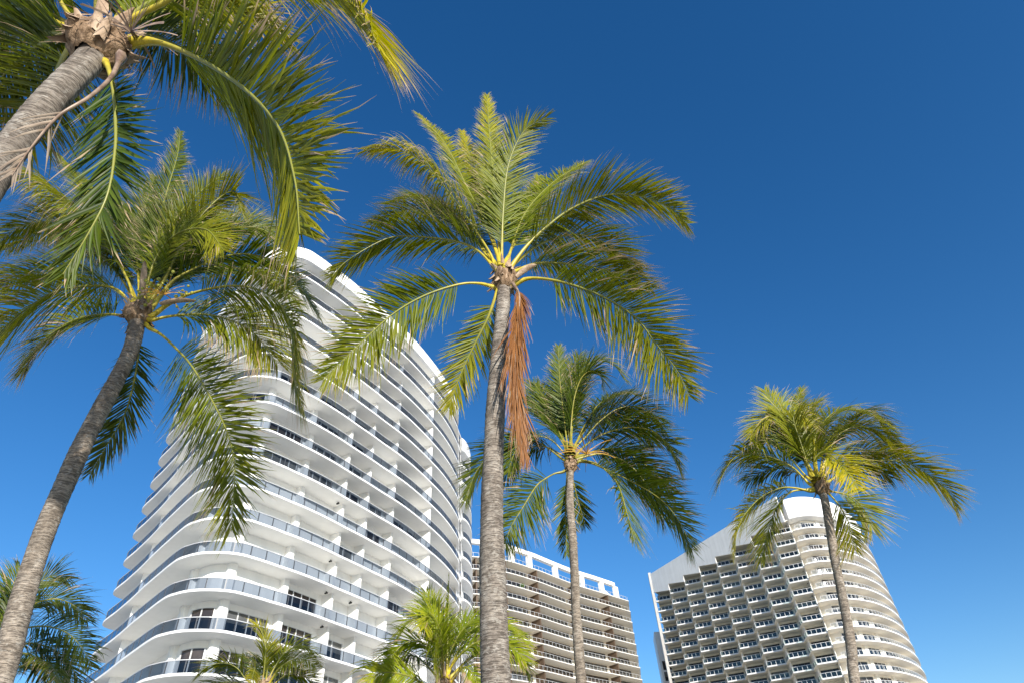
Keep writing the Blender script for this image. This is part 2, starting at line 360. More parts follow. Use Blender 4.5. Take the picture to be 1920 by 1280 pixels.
    for k, lv in enumerate(levels):
        z = ez + lv * U
        s = MB(); s.cur = 0
        poly = list(O) + back
        s.prism(poly, z, z + ths)
        sl = s.build('balcony_slab', M['soffit'], tw)
        e = MB(); e.ribbon(offset(O[4:-2], -0.025), offset(O[4:-2], 0.12), z - 0.012, z + ths + 0.012); e.build('slab_edge', M['white'], sl)
        zr = z + ths
        railing(sl, offset(O[6:-4], 0.07), zr, 0.97, M['greyglass'], M['darkmetal'], M['rail'], 1.55, 0.04)
        fl = k
        for j, (a0, a1) in enumerate(bays):
            if k in on and j in on[k] or (k not in on and (k * 5 + j * 3) % 7 < 3):
                seg = sub(Wl, wi(a0), wi(a1))
                if len(seg) < 3: continue
                window_unit(tw, seg, zr + 0.1, z + U - 0.62, max(2, int(plen(seg) / 1.05)), blind=0.42 if k < 12 else 0.0, proud=0.05)
            else:
                seg = sub(Wl, wi(a0), wi(a1))
                if len(seg) < 3 or k < 1: continue
                q = offset(seg, -0.045); b = MB()
                b.ribbon(q, offset(seg, 0.05), zr + 0.05, z + U - 0.62); b.build('shutter', M['white'], tw)
    # small lamps under the soffits beside the fins
    for lv, th in ((4.4, -18.55), (5.4, -18.55), (6.4, -18.55), (7.4, -18.55), (6.4, -16.3), (9.4, -18.55)):
        i = wi(th); p = Wl[i]; t = Wl[i + 1] - Wl[i - 1]; t /= np.linalg.norm(t); n = np.array([t[1], -t[0]])
        zz = ez + (lv + 1) * U - 0.42
        b = MB(); b.bar(p + n * 1.0, p + n * 1.34, 0.07, zz + 0.2, zz + 0.33); b.bar(p + n * 1.15, p + n * 1.22, 0.03, zz + 0.33, zz + 0.45); b.build('soffit_lamp', M['blackbox'], tw)
    # roof: deep white parapet
    zb, zt = ez + 19.33 * U, ez + 19.9 * U
    s = MB(); s.prism(list(O) + back, zb, zb + 0.25); s.build('roof_slab', M['soffit'], tw)
    s = MB(); s.ribbon(offset(O[3:], -0.03), offset(O[3:], 0.45), zb - 0.012, zt); s.build('parapet', M['white'], tw)
    # rounded wing beyond the right end, joined by a narrow glazed stair wall
    wp = [(-6.02, 30.15), (-5.72, 30.4), (-5.42, 30.85), (-5.22, 31.45), (-5.13, 32.2), (-5.2, 33.5), (-5.4, 35)]
    Wo = spline([pol(a, r, U) for a, r in wp], 50); Wi = offset(Wo, 0.45 * U); wback = [pol(-7.4, 35, U), pol(-7.0, 32, U)]
    b = MB(); b.strip(offset(Wo, 0.42 * U), 0, ez + 18.5 * U); b.build('wing_wall', M['white'], tw)
    st = spline([pol(-6.5, 28.6, U), pol(-6.28, 29.6, U), pol(-6.0, 30.5, U)], 12)
    b = MB(); b.strip(offset(st, 0.2), 0, ez + 19.0 * U); b.build('stair_wall', M['white'], tw)
    for lv in levels:
        z = ez + lv * U
        s = MB(); s.prism(list(Wo) + wback, z - 0.06, z + 0.24); sl = s.build('wing_slab', M['white'], tw)
        railing(sl, offset(Wo[1:48], 0.06), z + 0.24, 1.0, M['greyglass'], M['darkmetal'], M['rail'], 1.2, 0.02)
        seg = st[2:11]; window_unit(tw, offset(seg, 0.18), z + 0.5, z + U - 0.7, 2, proud=0.03, name='stair_window')
    s = MB(); s.prism(list(Wo) + wback, ez + 18.45 * U, ez + 19.15 * U); s.build('wing_roof', M['white'], tw)
curved_tower()

# ------------------------------------------------------------------ the cream tower in the middle
def terrace_tower():
    U = 3.1; ez = EYE[2]
    tw = thing('apartment_block', 'cream apartment block with brown dividing walls and white roof frame, between the two towers', 'tower')
    pl = [(-12, 49.6), (-9, 50.2), (-6.5, 50.7), (-5.08, 51.0), (-4.0, 51.35), (-3.0, 51.75), (-2.2, 52.05), (-1, 53.0), (0, 54.0), (1, 55.05), (2, 56.35), (3.2, 58.0), (4.1, 59.25), (5, 60.4), (6.05, 61.75), (7.2, 63.4), (8.33, 65.15)]
    P = spline([pol(a, r, U) for a, r in pl], 120)
    back = [pol(8.22, 70.5, U), pol(2, 74, U), pol(-10, 66, U)]
    side = spline([P[-1], back[0]], 12)
    W = offset(P, 1.1 * U); aw = np.degrees(np.arctan2(W[:, 0], W[:, 1]))
    def wi(th): return int(np.argmin(np.abs(aw - th)))
    end = W[112]
    b = MB(); b.strip(W[:113], 0, ez + 21 * U); b.strip([end, end + np.array([1.0, 14.0])], 0, ez + 21 * U); b.build('wall', M['cream'], tw)
    bays = [(-8.0, -5.4), (-5.0, -2.9), (-2.6, -0.35), (0.1, 2.9), (3.35, 5.7), (6.1, 7.55)]
    for th in (-5.2, -2.75, -0.1, 3.12, 5.92):
        i = wi(th); p = W[i]; t = W[i + 1] - W[i - 1]; t /= np.linalg.norm(t); n = np.array([t[1], -t[0]])
        b = MB(); b.prism([p - t * 0.12 - n * 0.2, p - t * 0.2 + n * 0.98 * U, p + t * 0.2 + n * 0.98 * U, p + t * 0.12 - n * 0.2], 0, ez + 21 * U); b.build('dividing_wall', M['brown'], tw)
    Prail = np.vstack([P[:-1], P[-1] * 0.998])
    for lv in range(0, 22):
        z = ez + lv * U
        if z < 3: continue
        s = MB(); s.prism(list(P) + back, z, z + 0.16); sl = s.build('balcony_slab', M['cream'], tw)
        e = MB(); e.ribbon(offset(P, -0.03), offset(P, 0.2), z - 0.01, z + 0.17); e.ribbon(offset(side, -0.03), offset(side, 0.2), z - 0.0102, z + 0.1702); e.build('slab_edge', M['ivory'], sl)
        railing(sl, offset(P[:-1], 0.25), z + 0.165, 1.1, M['clearglass'], M['rail'], M['rail'], 1.5, 0.028)
        railing(sl, offset(side, 0.25), z + 0.165, 1.1, M['clearglass'], M['rail'], M['rail'], 1.5, 0.028)
        if lv < 21 and lv > 5:
            for a0, a1 in bays:
                seg = sub(W, wi(a0), wi(a1))
                if len(seg) >= 3: window_unit(tw, seg, z + 0.36, z + U - 0.22, max(2, int(plen(seg) / 1.4)), proud=0.05, glassm=M['win2'], framem=M['brown'], fw=0.06)
    # white frame on the roof
    Bm = offset(P, 0.55 * U)
    z0, z1 = ez + 21 * U + 0.3, ez + 22.42 * U
    b = MB(); b.ribbon(Bm[20:114], offset(Bm[20:114], 1.1), z1, z1 + 0.36 * U)
    b.bar(Bm[113] + np.array([0, 0.5]), Bm[113] + np.array([2.0, 13.0]), 0.5, z1 + 0.01, z1 + 0.35 * U); b.build('roof_beam', M['ivory'], tw)
    ab = np.degrees(np.arctan2(Bm[:, 0], Bm[:, 1]))
    for th in (-6.6, -4.1, -1.5, 0.2, 2.4, 4.7, 6.35, 7.5):
        i = int(np.argmin(np.abs(ab - th))); p = Bm[i]; t = Bm[i + 1] - Bm[i - 1]; t /= np.linalg.norm(t); n = np.array([-t[1], t[0]])
        b = MB(); b.prism([p - t * 0.75 + n * 0.04, p + t * 0.75 + n * 0.04, p + t * 0.75 + n * 1.06, p - t * 0.75 + n * 1.06], z0, z1 - 0.003); b.build('roof_post', M['ivory'], tw)
    for yy in (6.5, 12.5):
        c = Bm[113] + np.array([0, 0.5]) + np.array([2.0, 12.5]) * yy / 12.5
        b = MB(); b.prism([c + np.array(q) for q in ((-0.45, -0.45), (0.45, -0.45), (0.45, 0.45), (-0.45, 0.45))], z0, z1 + 0.005); b.build('roof_post', M['ivory'], tw)
    # a crossing beam at half height behind the corner
    b = MB(); b.bar(Bm[104] + np.array([0, 1.0]), Bm[104] + np.array([5, 12.0]), 0.4, z1 - 2.6, z1 - 1.7); b.build('roof_brace', M['ivory'], tw)
terrace_tower()
def balcony_plant(label, th, level, size, seed):
    U = 3.1; g = np.random.default_rng(seed)
    pl = [(-12, 49.6), (-5.08, 51.0), (-2.2, 52.05), (0, 54.0), (3.2, 58.0), (6.05, 61.75), (8.33, 65.15)]
    rr = float(np.interp(th, [p[0] for p in pl], [p[1] for p in pl])); x, y = pol(th, rr + 0.32, U); z = EYE[2] + level * U + 0.162
    t = thing('potted_plant', label, 'plant', (x, y, z), 'plants on the balconies of the cream block')
    b = MB(); n = 12
    for i, (r0, r1, z0, z1) in enumerate(((0.22, 0.30, 0.0, 0.42), (0.33, 0.33, 0.42, 0.5))):
        c0 = [(math.cos(a) * r0, math.sin(a) * r0, z0) for a in np.linspace(0, 6.283, n, endpoint=False)]; c1 = [(math.cos(a) * r1, math.sin(a) * r1, z1) for a in np.linspace(0, 6.283, n, endpoint=False)]
        b.add(c0 + c1, [(k, (k + 1) % n, n + (k + 1) % n, n + k) for k in range(n)] + [tuple(range(n - 1, -1, -1)), tuple(range(n, 2 * n))])
    b.build('pot', M['conc'], t)
    V = []; Fq = []
    for q in range(420):
        d = g.normal(0, 1, 3); d /= np.linalg.norm(d); c = d * g.uniform(0.4, 1.0) ** 0.5 * np.array([size, size, size * 0.75]) + np.array([0, 0, 0.55 + size * 0.6])
        a = g.normal(0, 1, 3); a /= np.linalg.norm(a); bb = np.cross(a, d); bb /= np.linalg.norm(bb) + 1e-6; k = len(V); V += [c - a * 0.12, c + bb * 0.05, c + a * 0.12, c - bb * 0.05]; Fq.append([k, k + 1, k + 2, k + 3])
    A = np.zeros((len(V), 4)); A[:, 1] = np.repeat(g.random(len(Fq)), 4)
    np_mesh('foliage', np.array(V), np.array(Fq), M['leafbright'], t, A, 'leafdat')
balcony_plant('bushy green plant on a high balcony of the cream block beside the centre trunk', -0.75, 19, 0.75, 3)
balcony_plant('small pale green plant on a low balcony near the right corner of the cream block', 6.35, 15, 0.5, 4)

# ------------------------------------------------------------------ the right tower: saw-tooth balconies and rounded end
def sawtooth_tower():
    U = 3.3; ez = EYE[2]
    tw = thing('hotel_tower', 'ivory tower with zigzag balconies and a rounded end, behind the far right palm', 'tower')
    A0 = np.array([12.41, 66.23]); st = np.array([1.15, -2.035]); fr = np.array([1.38, -0.55])
    A = [(A0 + st * j) * U for j in range(9)]; B = [(A0 + st * j + fr) * U for j in range(8)]
    saw = []
    for j in range(8): saw += [A[j], B[j]]
    ring_pts = [(21.86, 51.12), (22.3, 50.86), (22.97, 50.70), (23.8, 50.8), (24.6, 51.08), (25.42, 51.52), (26.4, 52.17), (27.3, 52.98), (28.2, 53.9), (29.1, 55.0), (29.9, 56.1), (30.6, 57.2), (31.2, 58.25), (31.75, 59.3), (32.2, 60.3), (32.5, 61.5), (32.4, 63), (31.7, 64.8), (30.2, 66.5), (28, 68)]
    Rg = spline([np.array(q) * U for q in ring_pts], 110)
    backs = [np.array(q) * U for q in ((17, 72.5), (13.2, 67.6))]
    n_in = np.array([0.37, 0.93]) * 1.22 * U
    Wr = offset(Rg, 0.98 * U)
    Wr = Wr[4:]
    aw = np.degrees(np.arctan2(Wr[:, 0], Wr[:, 1]))
    b = MB(); b.strip(Wr[:86], 0, ez + 22.3 * U); b.build('round_wall', M['cream'], tw)
    # saw-tooth inner walls: dividing walls along each step, glazing behind each front
    for j in range(8):
        p, q = B[j] + n_in * 1.0, (A[j + 1] if j < 7 else B[7]) + n_in * (1.0 if j < 7 else 0.6)
        q2 = (A[j + 1] if j < 7 else B[7]) + n_in * (0.8 if j < 7 else 0.3)
        b = MB(); b.bar(p, q2, 0.14, 0, ez + 22.3 * U); b.build('dividing_wall', M['ivory'], tw)
    b = MB()
    for j in range(8): b.strip([A[j] + n_in, B[j] + n_in], 0, ez + 22.3 * U)
    b.build('tooth_wall', M['taupe'], tw)
    levs = [(22.3 - 0.99 * k) for k in range(0, 22)]
    rl = [22.3, 21.25, 20.32, 19.38, 18.43, 17.47] + [16.5 - k for k in range(0, 16)]
    nwin = 0; rest = MB()
    for k, lv in enumerate(levs):
        z = ez + lv * U
        if z < 4: continue
        s = MB(); s.prism(saw + [np.array([22.5, 56]) * U] + backs, z, z + 0.26); sl = s.build('zigzag_slab', M['taupe'], tw)
        if k == 0: continue
        g = MB(); po = MB(); hr = MB()
        for j in range(8):
            d = B[j] - A[j]; L_ = np.linalg.norm(d); d = d / L_; nn = np.array([d[1], -d[0]])
            a = A[j] - nn * 0.09 + d * 0.08; bb = B[j] - nn * 0.09
            g.strip([a, bb], z + 0.30, z + 1.28)
            for q in np.linspace(0, L_ - 0.15, 5):
                c = a + d * q; po.bar(c - d * 0.05, c + d * 0.05, 0.045, z + 0.255, z + 1.30)
            hr.bar(a, bb, 0.05, z + 1.302, z + 1.36)
            hr.bar(a + nn * 0.12, bb + nn * 0.12, 0.07, z - 0.03, z + 0.30)
            if j == 7: continue
            e = A[j + 1]; d2 = e - B[j]; L2 = np.linalg.norm(d2); d2 /= L2; n2 = np.array([d2[1], -d2[0]])
            c0, c1 = B[j] - n2 * 0.08 + d2 * 0.1, e - n2 * 0.08 - d2 * 0.1
            g.strip([c0, c1], z + 0.30, z + 1.28)
            hr.bar(c0, c1, 0.03, z + 1.303, z + 1.355)
            for q in (0.02, 0.5, 0.97):
                c = c0 + (c1 - c0) * q; po.bar(c - d2 * 0.03, c + d2 * 0.03, 0.03, z + 0.254, z + 1.301)
        g.build('glass_pane', M['greenglass'], sl); po.f and hr.add(po.v, po.f); hr.build('railing_frame', M['frame'], sl)
        for j in range(8):
            seg = np.array([A[j] + n_in + (B[j] - A[j]) * t for t in (0.06, 0.35, 0.65, 0.92)])
            if nwin < 96: window_unit(tw, seg, z + 0.30, z + 2.65, 3, proud=0.05, framem=M['darkmetal'], name='sliding_door'); nwin += 1
            else: rest.strip(offset(seg, -0.05), z + 0.30, z + 2.65)
    o = rest.build('sliding_door', M['win'], tw); o['kind'] = 'stuff'
    bays = [(23.45, 24.75), (25.0, 25.75), (25.85, 26.1), (26.35, 27.35), (27.55, 27.9)]
    bays = [(23.5, 24.9), (25.2, 25.95), (26.3, 27.0), (27.2, 27.6)]
    def wi(th): return int(np.argmin(np.abs(aw[:70] - th)))
    for k, lv in enumerate(rl):
        z = ez + lv * U
        if z < 4 or k == 0: continue
        s = MB(); s.prism(list(Rg) + [np.array([24, 62]) * U, np.array([22.5, 56]) * U], z, z + 0.22); sl = s.build('round_slab', M['cream'], tw)
        e = MB(); e.ribbon(offset(Rg[1:-3], -0.05), offset(Rg[1:-3], 0.25), z - 0.015, z + 0.245); e.build('slab_edge', M['white'], sl)
        railing(sl, offset(Rg[1:92], 0.22), z + 0.245, 1.1, M['clearglass'], M['frame'], M['frame'], 1.35, 0.05, rw=0.045)
        for a0, a1 in bays:
            seg = sub(Wr, wi(a0), wi(a1))
            if len(seg) >= 3: window_unit(tw, seg, z + 0.40, z + U - 0.55, max(2, int(plen(seg) / 1.5)), proud=0.05, framem=M['frame'], fw=0.05)
    # columns on the rounded end
    for th in (25.07, 26.12, 27.1):
        i = int(np.argmin(np.abs(aw[:70] - th))); p = Wr[i]; t = Wr[i + 1] - Wr[i - 1]; t /= np.linalg.norm(t); n = np.array([t[1], -t[0]])
        b = MB(); b.prism([p - t * 0.6 - n * 0.2, p - t * 0.6 + n * 0.35, p + t * 0.6 + n * 0.35, p + t * 0.6 - n * 0.2], 0, ez + 22.3 * U); b.build('column', M['ivory'], tw)
    # rounded white cap
    Cp = offset(Rg, 0.12 * U)
    b = MB(); b.prism(list(Cp) + [np.array([22.5, 56]) * U], ez + 22.33 * U, ez + 24.05 * U); b.build('roof_cap', M['white'], tw)
    # blank wall leaning back above the zigzag
    z0, zt = ez + 22.3 * U, ez + 24.15 * U; b = MB()
    # flat blank wall over the zigzag, its lower edge cut in steps above the balcony fronts
    d = (A[7] - A[0]) / np.linalg.norm(A[7] - A[0]); nb = np.array([-d[1], d[0]]) * 0.4; bot = []
    stl = np.linalg.norm(st) * U
    for j in range(8):
        q = A[j] + d * (stl * (0.985 if j < 7 else 0.66))
        bot += [(A[j] - (d * 0.4 if j == 0 else 0), z0 - 0.02), (q, z0 - 0.60 * U * (1 if j < 7 else 0.7))]
    nbt = len(bot); front = [(*p, z) for p, z in bot]; rear = [(*(p + nb), z) for p, z in bot]
    vs = front + rear + [(*p, zt) for p, z in bot] + [(*(p + nb), zt) for p, z in bot]; fs = []
    for i in range(nbt - 1):
        fs += [(i, i + 1, 2 * nbt + i + 1, 2 * nbt + i), (nbt + i + 1, nbt + i, 3 * nbt + i, 3 * nbt + i + 1), (i + 1, i, nbt + i, nbt + i + 1), (2 * nbt + i, 2 * nbt + i + 1, 3 * nbt + i + 1, 3 * nbt + i)]
    fs += [(0, 2 * nbt, 3 * nbt, nbt), (nbt - 1, 2 * nbt - 1, 4 * nbt - 1, 3 * nbt - 1)]
    b.add(vs, fs); b.build('blank_wall', M['ivory'], tw)
    b = MB(); b.prism([A[0] + n_in * 0.3, A[7] + n_in * 0.3, B[7] + n_in, A[7] + np.array([10, 12.0]), A[0] + np.array([10, 4.0])], z0 + 0.27, zt - 1.0); b.build('roof_deck', M['conc'], tw)
    b = MB(); b.strip([B[7] + n_in * 0.25, B[7] + n_in * 0.9, Wr[2]], 0, ez + 22.3 * U); b.build('corner_wall', M['ivory'], tw)
    # thin end wall on the left and the lower dark glazed wing behind it
    a = A[0] + np.array([-0.22, 0.1]) * U
    b = MB(); b.prism([a, a + np.array([0.8, -0.25]), a + np.array([1.6, 4.0]), a + np.array([0.6, 4.2])], 0, ez + 24.3 * U); b.build('end_wall', M['conc'], tw)
    c = pol(9.95, 71.2, U)
    b = MB(); b.prism([c, c + np.array([8, 1.0]), c + np.array([9, 10]), c + np.array([1, 10])], 0, ez + 19.6 * U); b.build('rear_wing', M['white'], tw)
    for k in range(6, 17):
        z = ez + k * U; seg = spline([c + np.array([0.8, 0.1]), c + np.array([7.5, 0.94])], 4); window_unit(tw, seg, z, z + 2.6, 4, proud=0.06, framem=M['darkmetal'], name='rear_window')
sawtooth_tower()

# ------------------------------------------------------------------ palms
def ray(px, py):
    d = C2W @ np.array([(px - CX) / F, -(py - CY) / F, -1.0]); return d     # unit depth along the optical axis
def pt(px, py, depth): return EYE + ray(px, py) * depth

def tube(path, rad, nseg, name, material, parent, flat=1.0, smooth=True, grad=False):
    path = np.asarray(path); n = len(path); T = np.gradient(path, axis=0); T /= np.linalg.norm(T, axis=1)[:, None] + 1e-9
    nrm = np.cross(T[0], [0.3, 0.2, 0.9]); nrm /= np.linalg.norm(nrm); V = []
    for i in range(n):
        nrm = nrm - T[i] * nrm.dot(T[i]); nrm /= np.linalg.norm(nrm); bn = np.cross(T[i], nrm)
        for a in np.linspace(0, 2 * math.pi, nseg, endpoint=False):
            V.append(path[i] + (nrm * math.cos(a) + bn * math.sin(a) * flat) * rad[i])
    Fq = np.array([[i * nseg + j, i * nseg + (j + 1) % nseg, (i + 1) * nseg + (j + 1) % nseg, (i + 1) * nseg + j] for i in range(n - 1) for j in range(nseg)])
    att = None
    if grad:
        att = np.zeros((n * nseg, 4)); att[:, 0] = np.repeat(np.linspace(0, 1, n), nseg)
    return np_mesh(name, np.array(V), Fq, material, parent, att, 'leafdat', smooth=smooth)

def frond(parent, path, axis, lmax=0.9, width=0.026, yellow=0.25, dry=0.15, droop=0.6, roll=0.0, vee=0.25, start=0.2, stalk_r=0.028, leafm='leaf', stalkm='stalk', dens=40, flat=False, ragged=0.08, name='frond', tone=0.5, spread=1.0, turn=0.55):
    """One feather leaf: stalk along path (N x 3) and two rows of narrow leaflets."""
    path = spline(path, 70); seg = np.linalg.norm(np.diff(path, axis=0), axis=1); Ltot = seg.sum()
    T = np.gradient(path, axis=0); T /= np.linalg.norm(T, axis=1)[:, None]
    # upper side of the blade: at the base it faces up and in towards the trunk axis
    outw = path[25] - axis; outw[2] = 0; outw /= np.linalg.norm(outw) + 1e-6
    n0 = np.array([0, 0, 1.0]) * 0.7 - outw * 0.7
    Nn = np.zeros_like(path); cur = n0
    for i in range(70):
        cur = cur - T[i] * cur.dot(T[i]); cur /= np.linalg.norm(cur) + 1e-9; Nn[i] = cur
    if roll:
        for i in range(70):
            a = roll * min(1.0, i / 30); b = np.cross(T[i], Nn[i]); Nn[i] = Nn[i] * math.cos(a) + b * math.sin(a)
    sg = 1.0 if Nn[38].dot(EYE - path[38]) >= 0 else -1.0
    for i in range(70):
        v = (EYE - path[i]) * sg; v = v / np.linalg.norm(v)
        k = turn * min(1.0, max(0.0, (i - 8) / 24)); q = Nn[i] + v * k; q = q - T[i] * q.dot(T[i]); Nn[i] = q / (np.linalg.norm(q) + 1e-9)
    s = np.linspace(0, 1, 70)
    rad = stalk_r * np.where(s < 0.12, 2.3 - s / 0.12 * 1.3, 1.0 - 0.85 * (s - 0.12) / 0.88)
    n = max(12, int(Ltot * dens * (1 - start)))
    VV = []; FF = []; AA = []; off = 0
    K = 5 if flat else 6
    ph0 = rng.uniform(0, 6.28)
    u = (np.arange(n) + 0.5) / n
    for sgn in (-1, 1):
        uu = np.clip(u + rng.normal(0, 0.25 / n, n), 0, 1); keep = rng.random(n) > ragged; uu = uu[keep]; m = len(uu)
        si = start + (1 - start) * uu; idx = si * 69; i0 = np.clip(idx.astype(int), 0, 68); fr = (idx - i0)[:, None]
        base = path[i0] * (1 - fr) + path[i0 + 1] * fr; t = T[i0] * (1 - fr) + T[i0 + 1] * fr; nn = Nn[i0] * (1 - fr) + Nn[i0 + 1] * fr
        t /= np.linalg.norm(t, axis=1)[:, None]; nn /= np.linalg.norm(nn, axis=1)[:, None]
        sd_ = np.cross(t, nn) * sgn
        ang = np.radians((52 - 28 * uu ** 1.2) * spread + rng.normal(0, 4.5, m) + 5 * np.sin(uu * 31 + ph0) * np.sin(uu * 13 + ph0))[:, None]
        vv = (vee * (1 - 0.5 * uu) + rng.normal(0, 0.10, m))[:, None]
        d = t * np.cos(ang) + (sd_ * np.cos(vv) + nn * np.sin(vv)) * np.sin(ang); d /= np.linalg.norm(d, axis=1)[:, None]
        prof = np.interp(uu, [0, 0.12, 0.4, 0.75, 1.0], [0.6, 0.92, 1.0, 0.80, 0.34])
        ln = lmax * prof * rng.uniform(0.78, 1.12, m) * (1 + 0.08 * np.sin(uu * 37 + sgn))
        wd = width * np.interp(uu, [0, 0.2, 0.7, 1], [0.75, 1, 0.9, 0.55]) * rng.uniform(0.8, 1.15, m)
        dr_ = droop * rng.uniform(0.6, 1.5, m)
        dr_ = dr_ * np.clip(1.05 - 1.0 * np.maximum(0, -t[:, 2]), 0.18, 1.0)
        kk = rng.random(m) < 0.10; dr_[kk] *= 2.2                      # broken, hanging leaflets
        P = base + sd_ * 0.004; pts = [P.copy()]; dirs = [d.copy()]
        g = np.array([0, 0, -1.0]); cd = d.copy()
        for k in range(1, K):
            f = (k / (K - 1)) ** 1.4
            cd = cd + g[None] * (dr_ * f * (2.1 / (K - 1)))[:, None] + rng.normal(0, 0.035, (m, 3)); cd /= np.linalg.norm(cd, axis=1)[:, None]
            P = P + cd * (ln / (K - 1))[:, None]; pts.append(P.copy()); dirs.append(cd.copy())
        pts = np.stack(pts, 1); dirs = np.stack(dirs, 1)
        bn = nn[:, None, :] + rng.normal(0, 0.22, (m, 1, 3)); wv = np.cross(dirs, bn); wv /= np.linalg.norm(wv, axis=2)[..., None] + 1e-9
        tk = np.linspace(0, 1, K); wp = np.interp(tk, [0, 0.1, 0.35, 0.6, 0.82, 1], [0.45, 0.95, 1.0, 0.72, 0.30, 0.05])
        hw = (wd[:, None] * wp[None])[..., None] * 0.5
        rn = np.clip(tone + rng.normal(0, 0.28, m), 0, 1); dy = np.clip(rng.normal(dry, 0.10, m) + (rng.random(m) < 0.05) * rng.uniform(0.2, 0.6, m), 0.0, 1.0)
        att = np.zeros((m, K, 4)); att[..., 0] = tk[None]; att[..., 1] = rn[:, None]; att[..., 2] = dy[:, None]; att[..., 3] = np.clip(yellow * (0.5 + uu) * rng.uniform(0.6, 1.4, m), 0, 1)[:, None]
        if flat:
            V = np.stack([pts - wv * hw, pts + wv * hw], 2).reshape(m, K * 2, 3); A_ = np.repeat(att, 2, axis=1)
            q = np.array([[2 * k, 2 * k + 1, 2 * k + 3, 2 * k + 2] for k in range(K - 1)]); per = K * 2
        else:
            bl = np.cross(wv, dirs); V = np.stack([pts - wv * hw + bl * hw * 0.45, pts, pts + wv * hw + bl * hw * 0.45], 2).reshape(m, K * 3, 3); A_ = np.repeat(att, 3, axis=1)
            q = np.array([[3 * k, 3 * k + 1, 3 * k + 4, 3 * k + 3] for k in range(K - 1)] + [[3 * k + 1, 3 * k + 2, 3 * k + 5, 3 * k + 4] for k in range(K - 1)]); per = K * 3
        FF.append((q[None] + (np.arange(m) * per)[:, None, None]).reshape(-1, 4) + off); VV.append(V.reshape(-1, 3)); AA.append(A_.reshape(-1, 4)); off += m * per
    o = np_mesh(name, np.vstack(VV), np.vstack(FF), M[leafm], parent, np.vstack(AA), 'leafdat', smooth=True)
    tube(path, rad, 6, 'stalk', M[stalkm], o, 0.75, grad=True)
    return o

def trunk(parent, path, r_top, r_bot, material, seed=0, ring=0.095):
    g = np.random.default_rng(seed); L_ = np.linalg.norm(np.diff(path, axis=0), axis=1).sum(); n = int(L_ / 0.02); P = spline(path, n)
    ns = 28; s = np.linspace(0, L_, n); edges = [0.0]
    while edges[-1] < L_: edges.append(edges[-1] + ring * g.uniform(0.6, 1.45))
    edges = np.array(edges); k = np.searchsorted(edges, s, side='right') - 1
    fracs = (s - edges[k]) / (edges[np.minimum(k + 1, len(edges) - 1)] - edges[k] + 1e-6)
    amp = g.uniform(0.3, 1.3, len(edges))[k]; tilt = g.uniform(-0.02, 0.02, (len(edges), 2))
    rad = r_top + (r_bot - r_top) * (s / L_) ** 0.9
    T = np.gradient(P, axis=0); T /= np.linalg.norm(T, axis=1)[:, None]; nrm = np.array([1.0, 0, 0]); V = np.zeros((n, ns, 3)); A = np.zeros((n, ns, 4)); A[..., 3] = 1
    an = np.linspace(0, 2 * math.pi, ns, endpoint=False); lump = g.normal(0, 1, (8, 3))
    for i in range(n):
        nrm = nrm - T[i] * nrm.dot(T[i]); nrm /= np.linalg.norm(nrm); bn = np.cross(T[i], nrm)
        ss = s[i] + tilt[k[i], 0] * np.cos(an) + tilt[k[i], 1] * np.sin(an) + 0.006 * np.sin(5 * an + 3 * k[i])
        kk = np.clip(np.searchsorted(edges, ss, side='right') - 1, 0, len(edges) - 2); fc = (ss - edges[kk]) / (edges[kk + 1] - edges[kk])
        am = amp[i]
        ri = rad[i] * (1 + 0.06 * am * (0.5 - fc) + 0.02 * np.sin(3 * an + s[i] * 1.7 + seed) + 0.012 * np.sin(7 * an - s[i] * 6) + 0.022 * math.sin(s[i] * 2.3 + seed) + 0.016 * math.sin(s[i] * 5.9 + 2 * seed))
        V[i] = P[i] + np.outer(ri * np.cos(an), nrm) + np.outer(ri * np.sin(an), bn)
        A[i, :, 0] = np.clip((fc - 0.72) / 0.28, 0, 1) ** 2 * np.clip(am, 0, 1.0)
    Fq = np.array([[i * ns + j, i * ns + (j + 1) % ns, (i + 1) * ns + (j + 1) % ns, (i + 1) * ns + j] for i in range(n - 1) for j in range(ns)])
    return np_mesh('trunk', V.reshape(-1, 3), Fq, material, parent, A.reshape(-1, 4), 'bark', smooth=True)

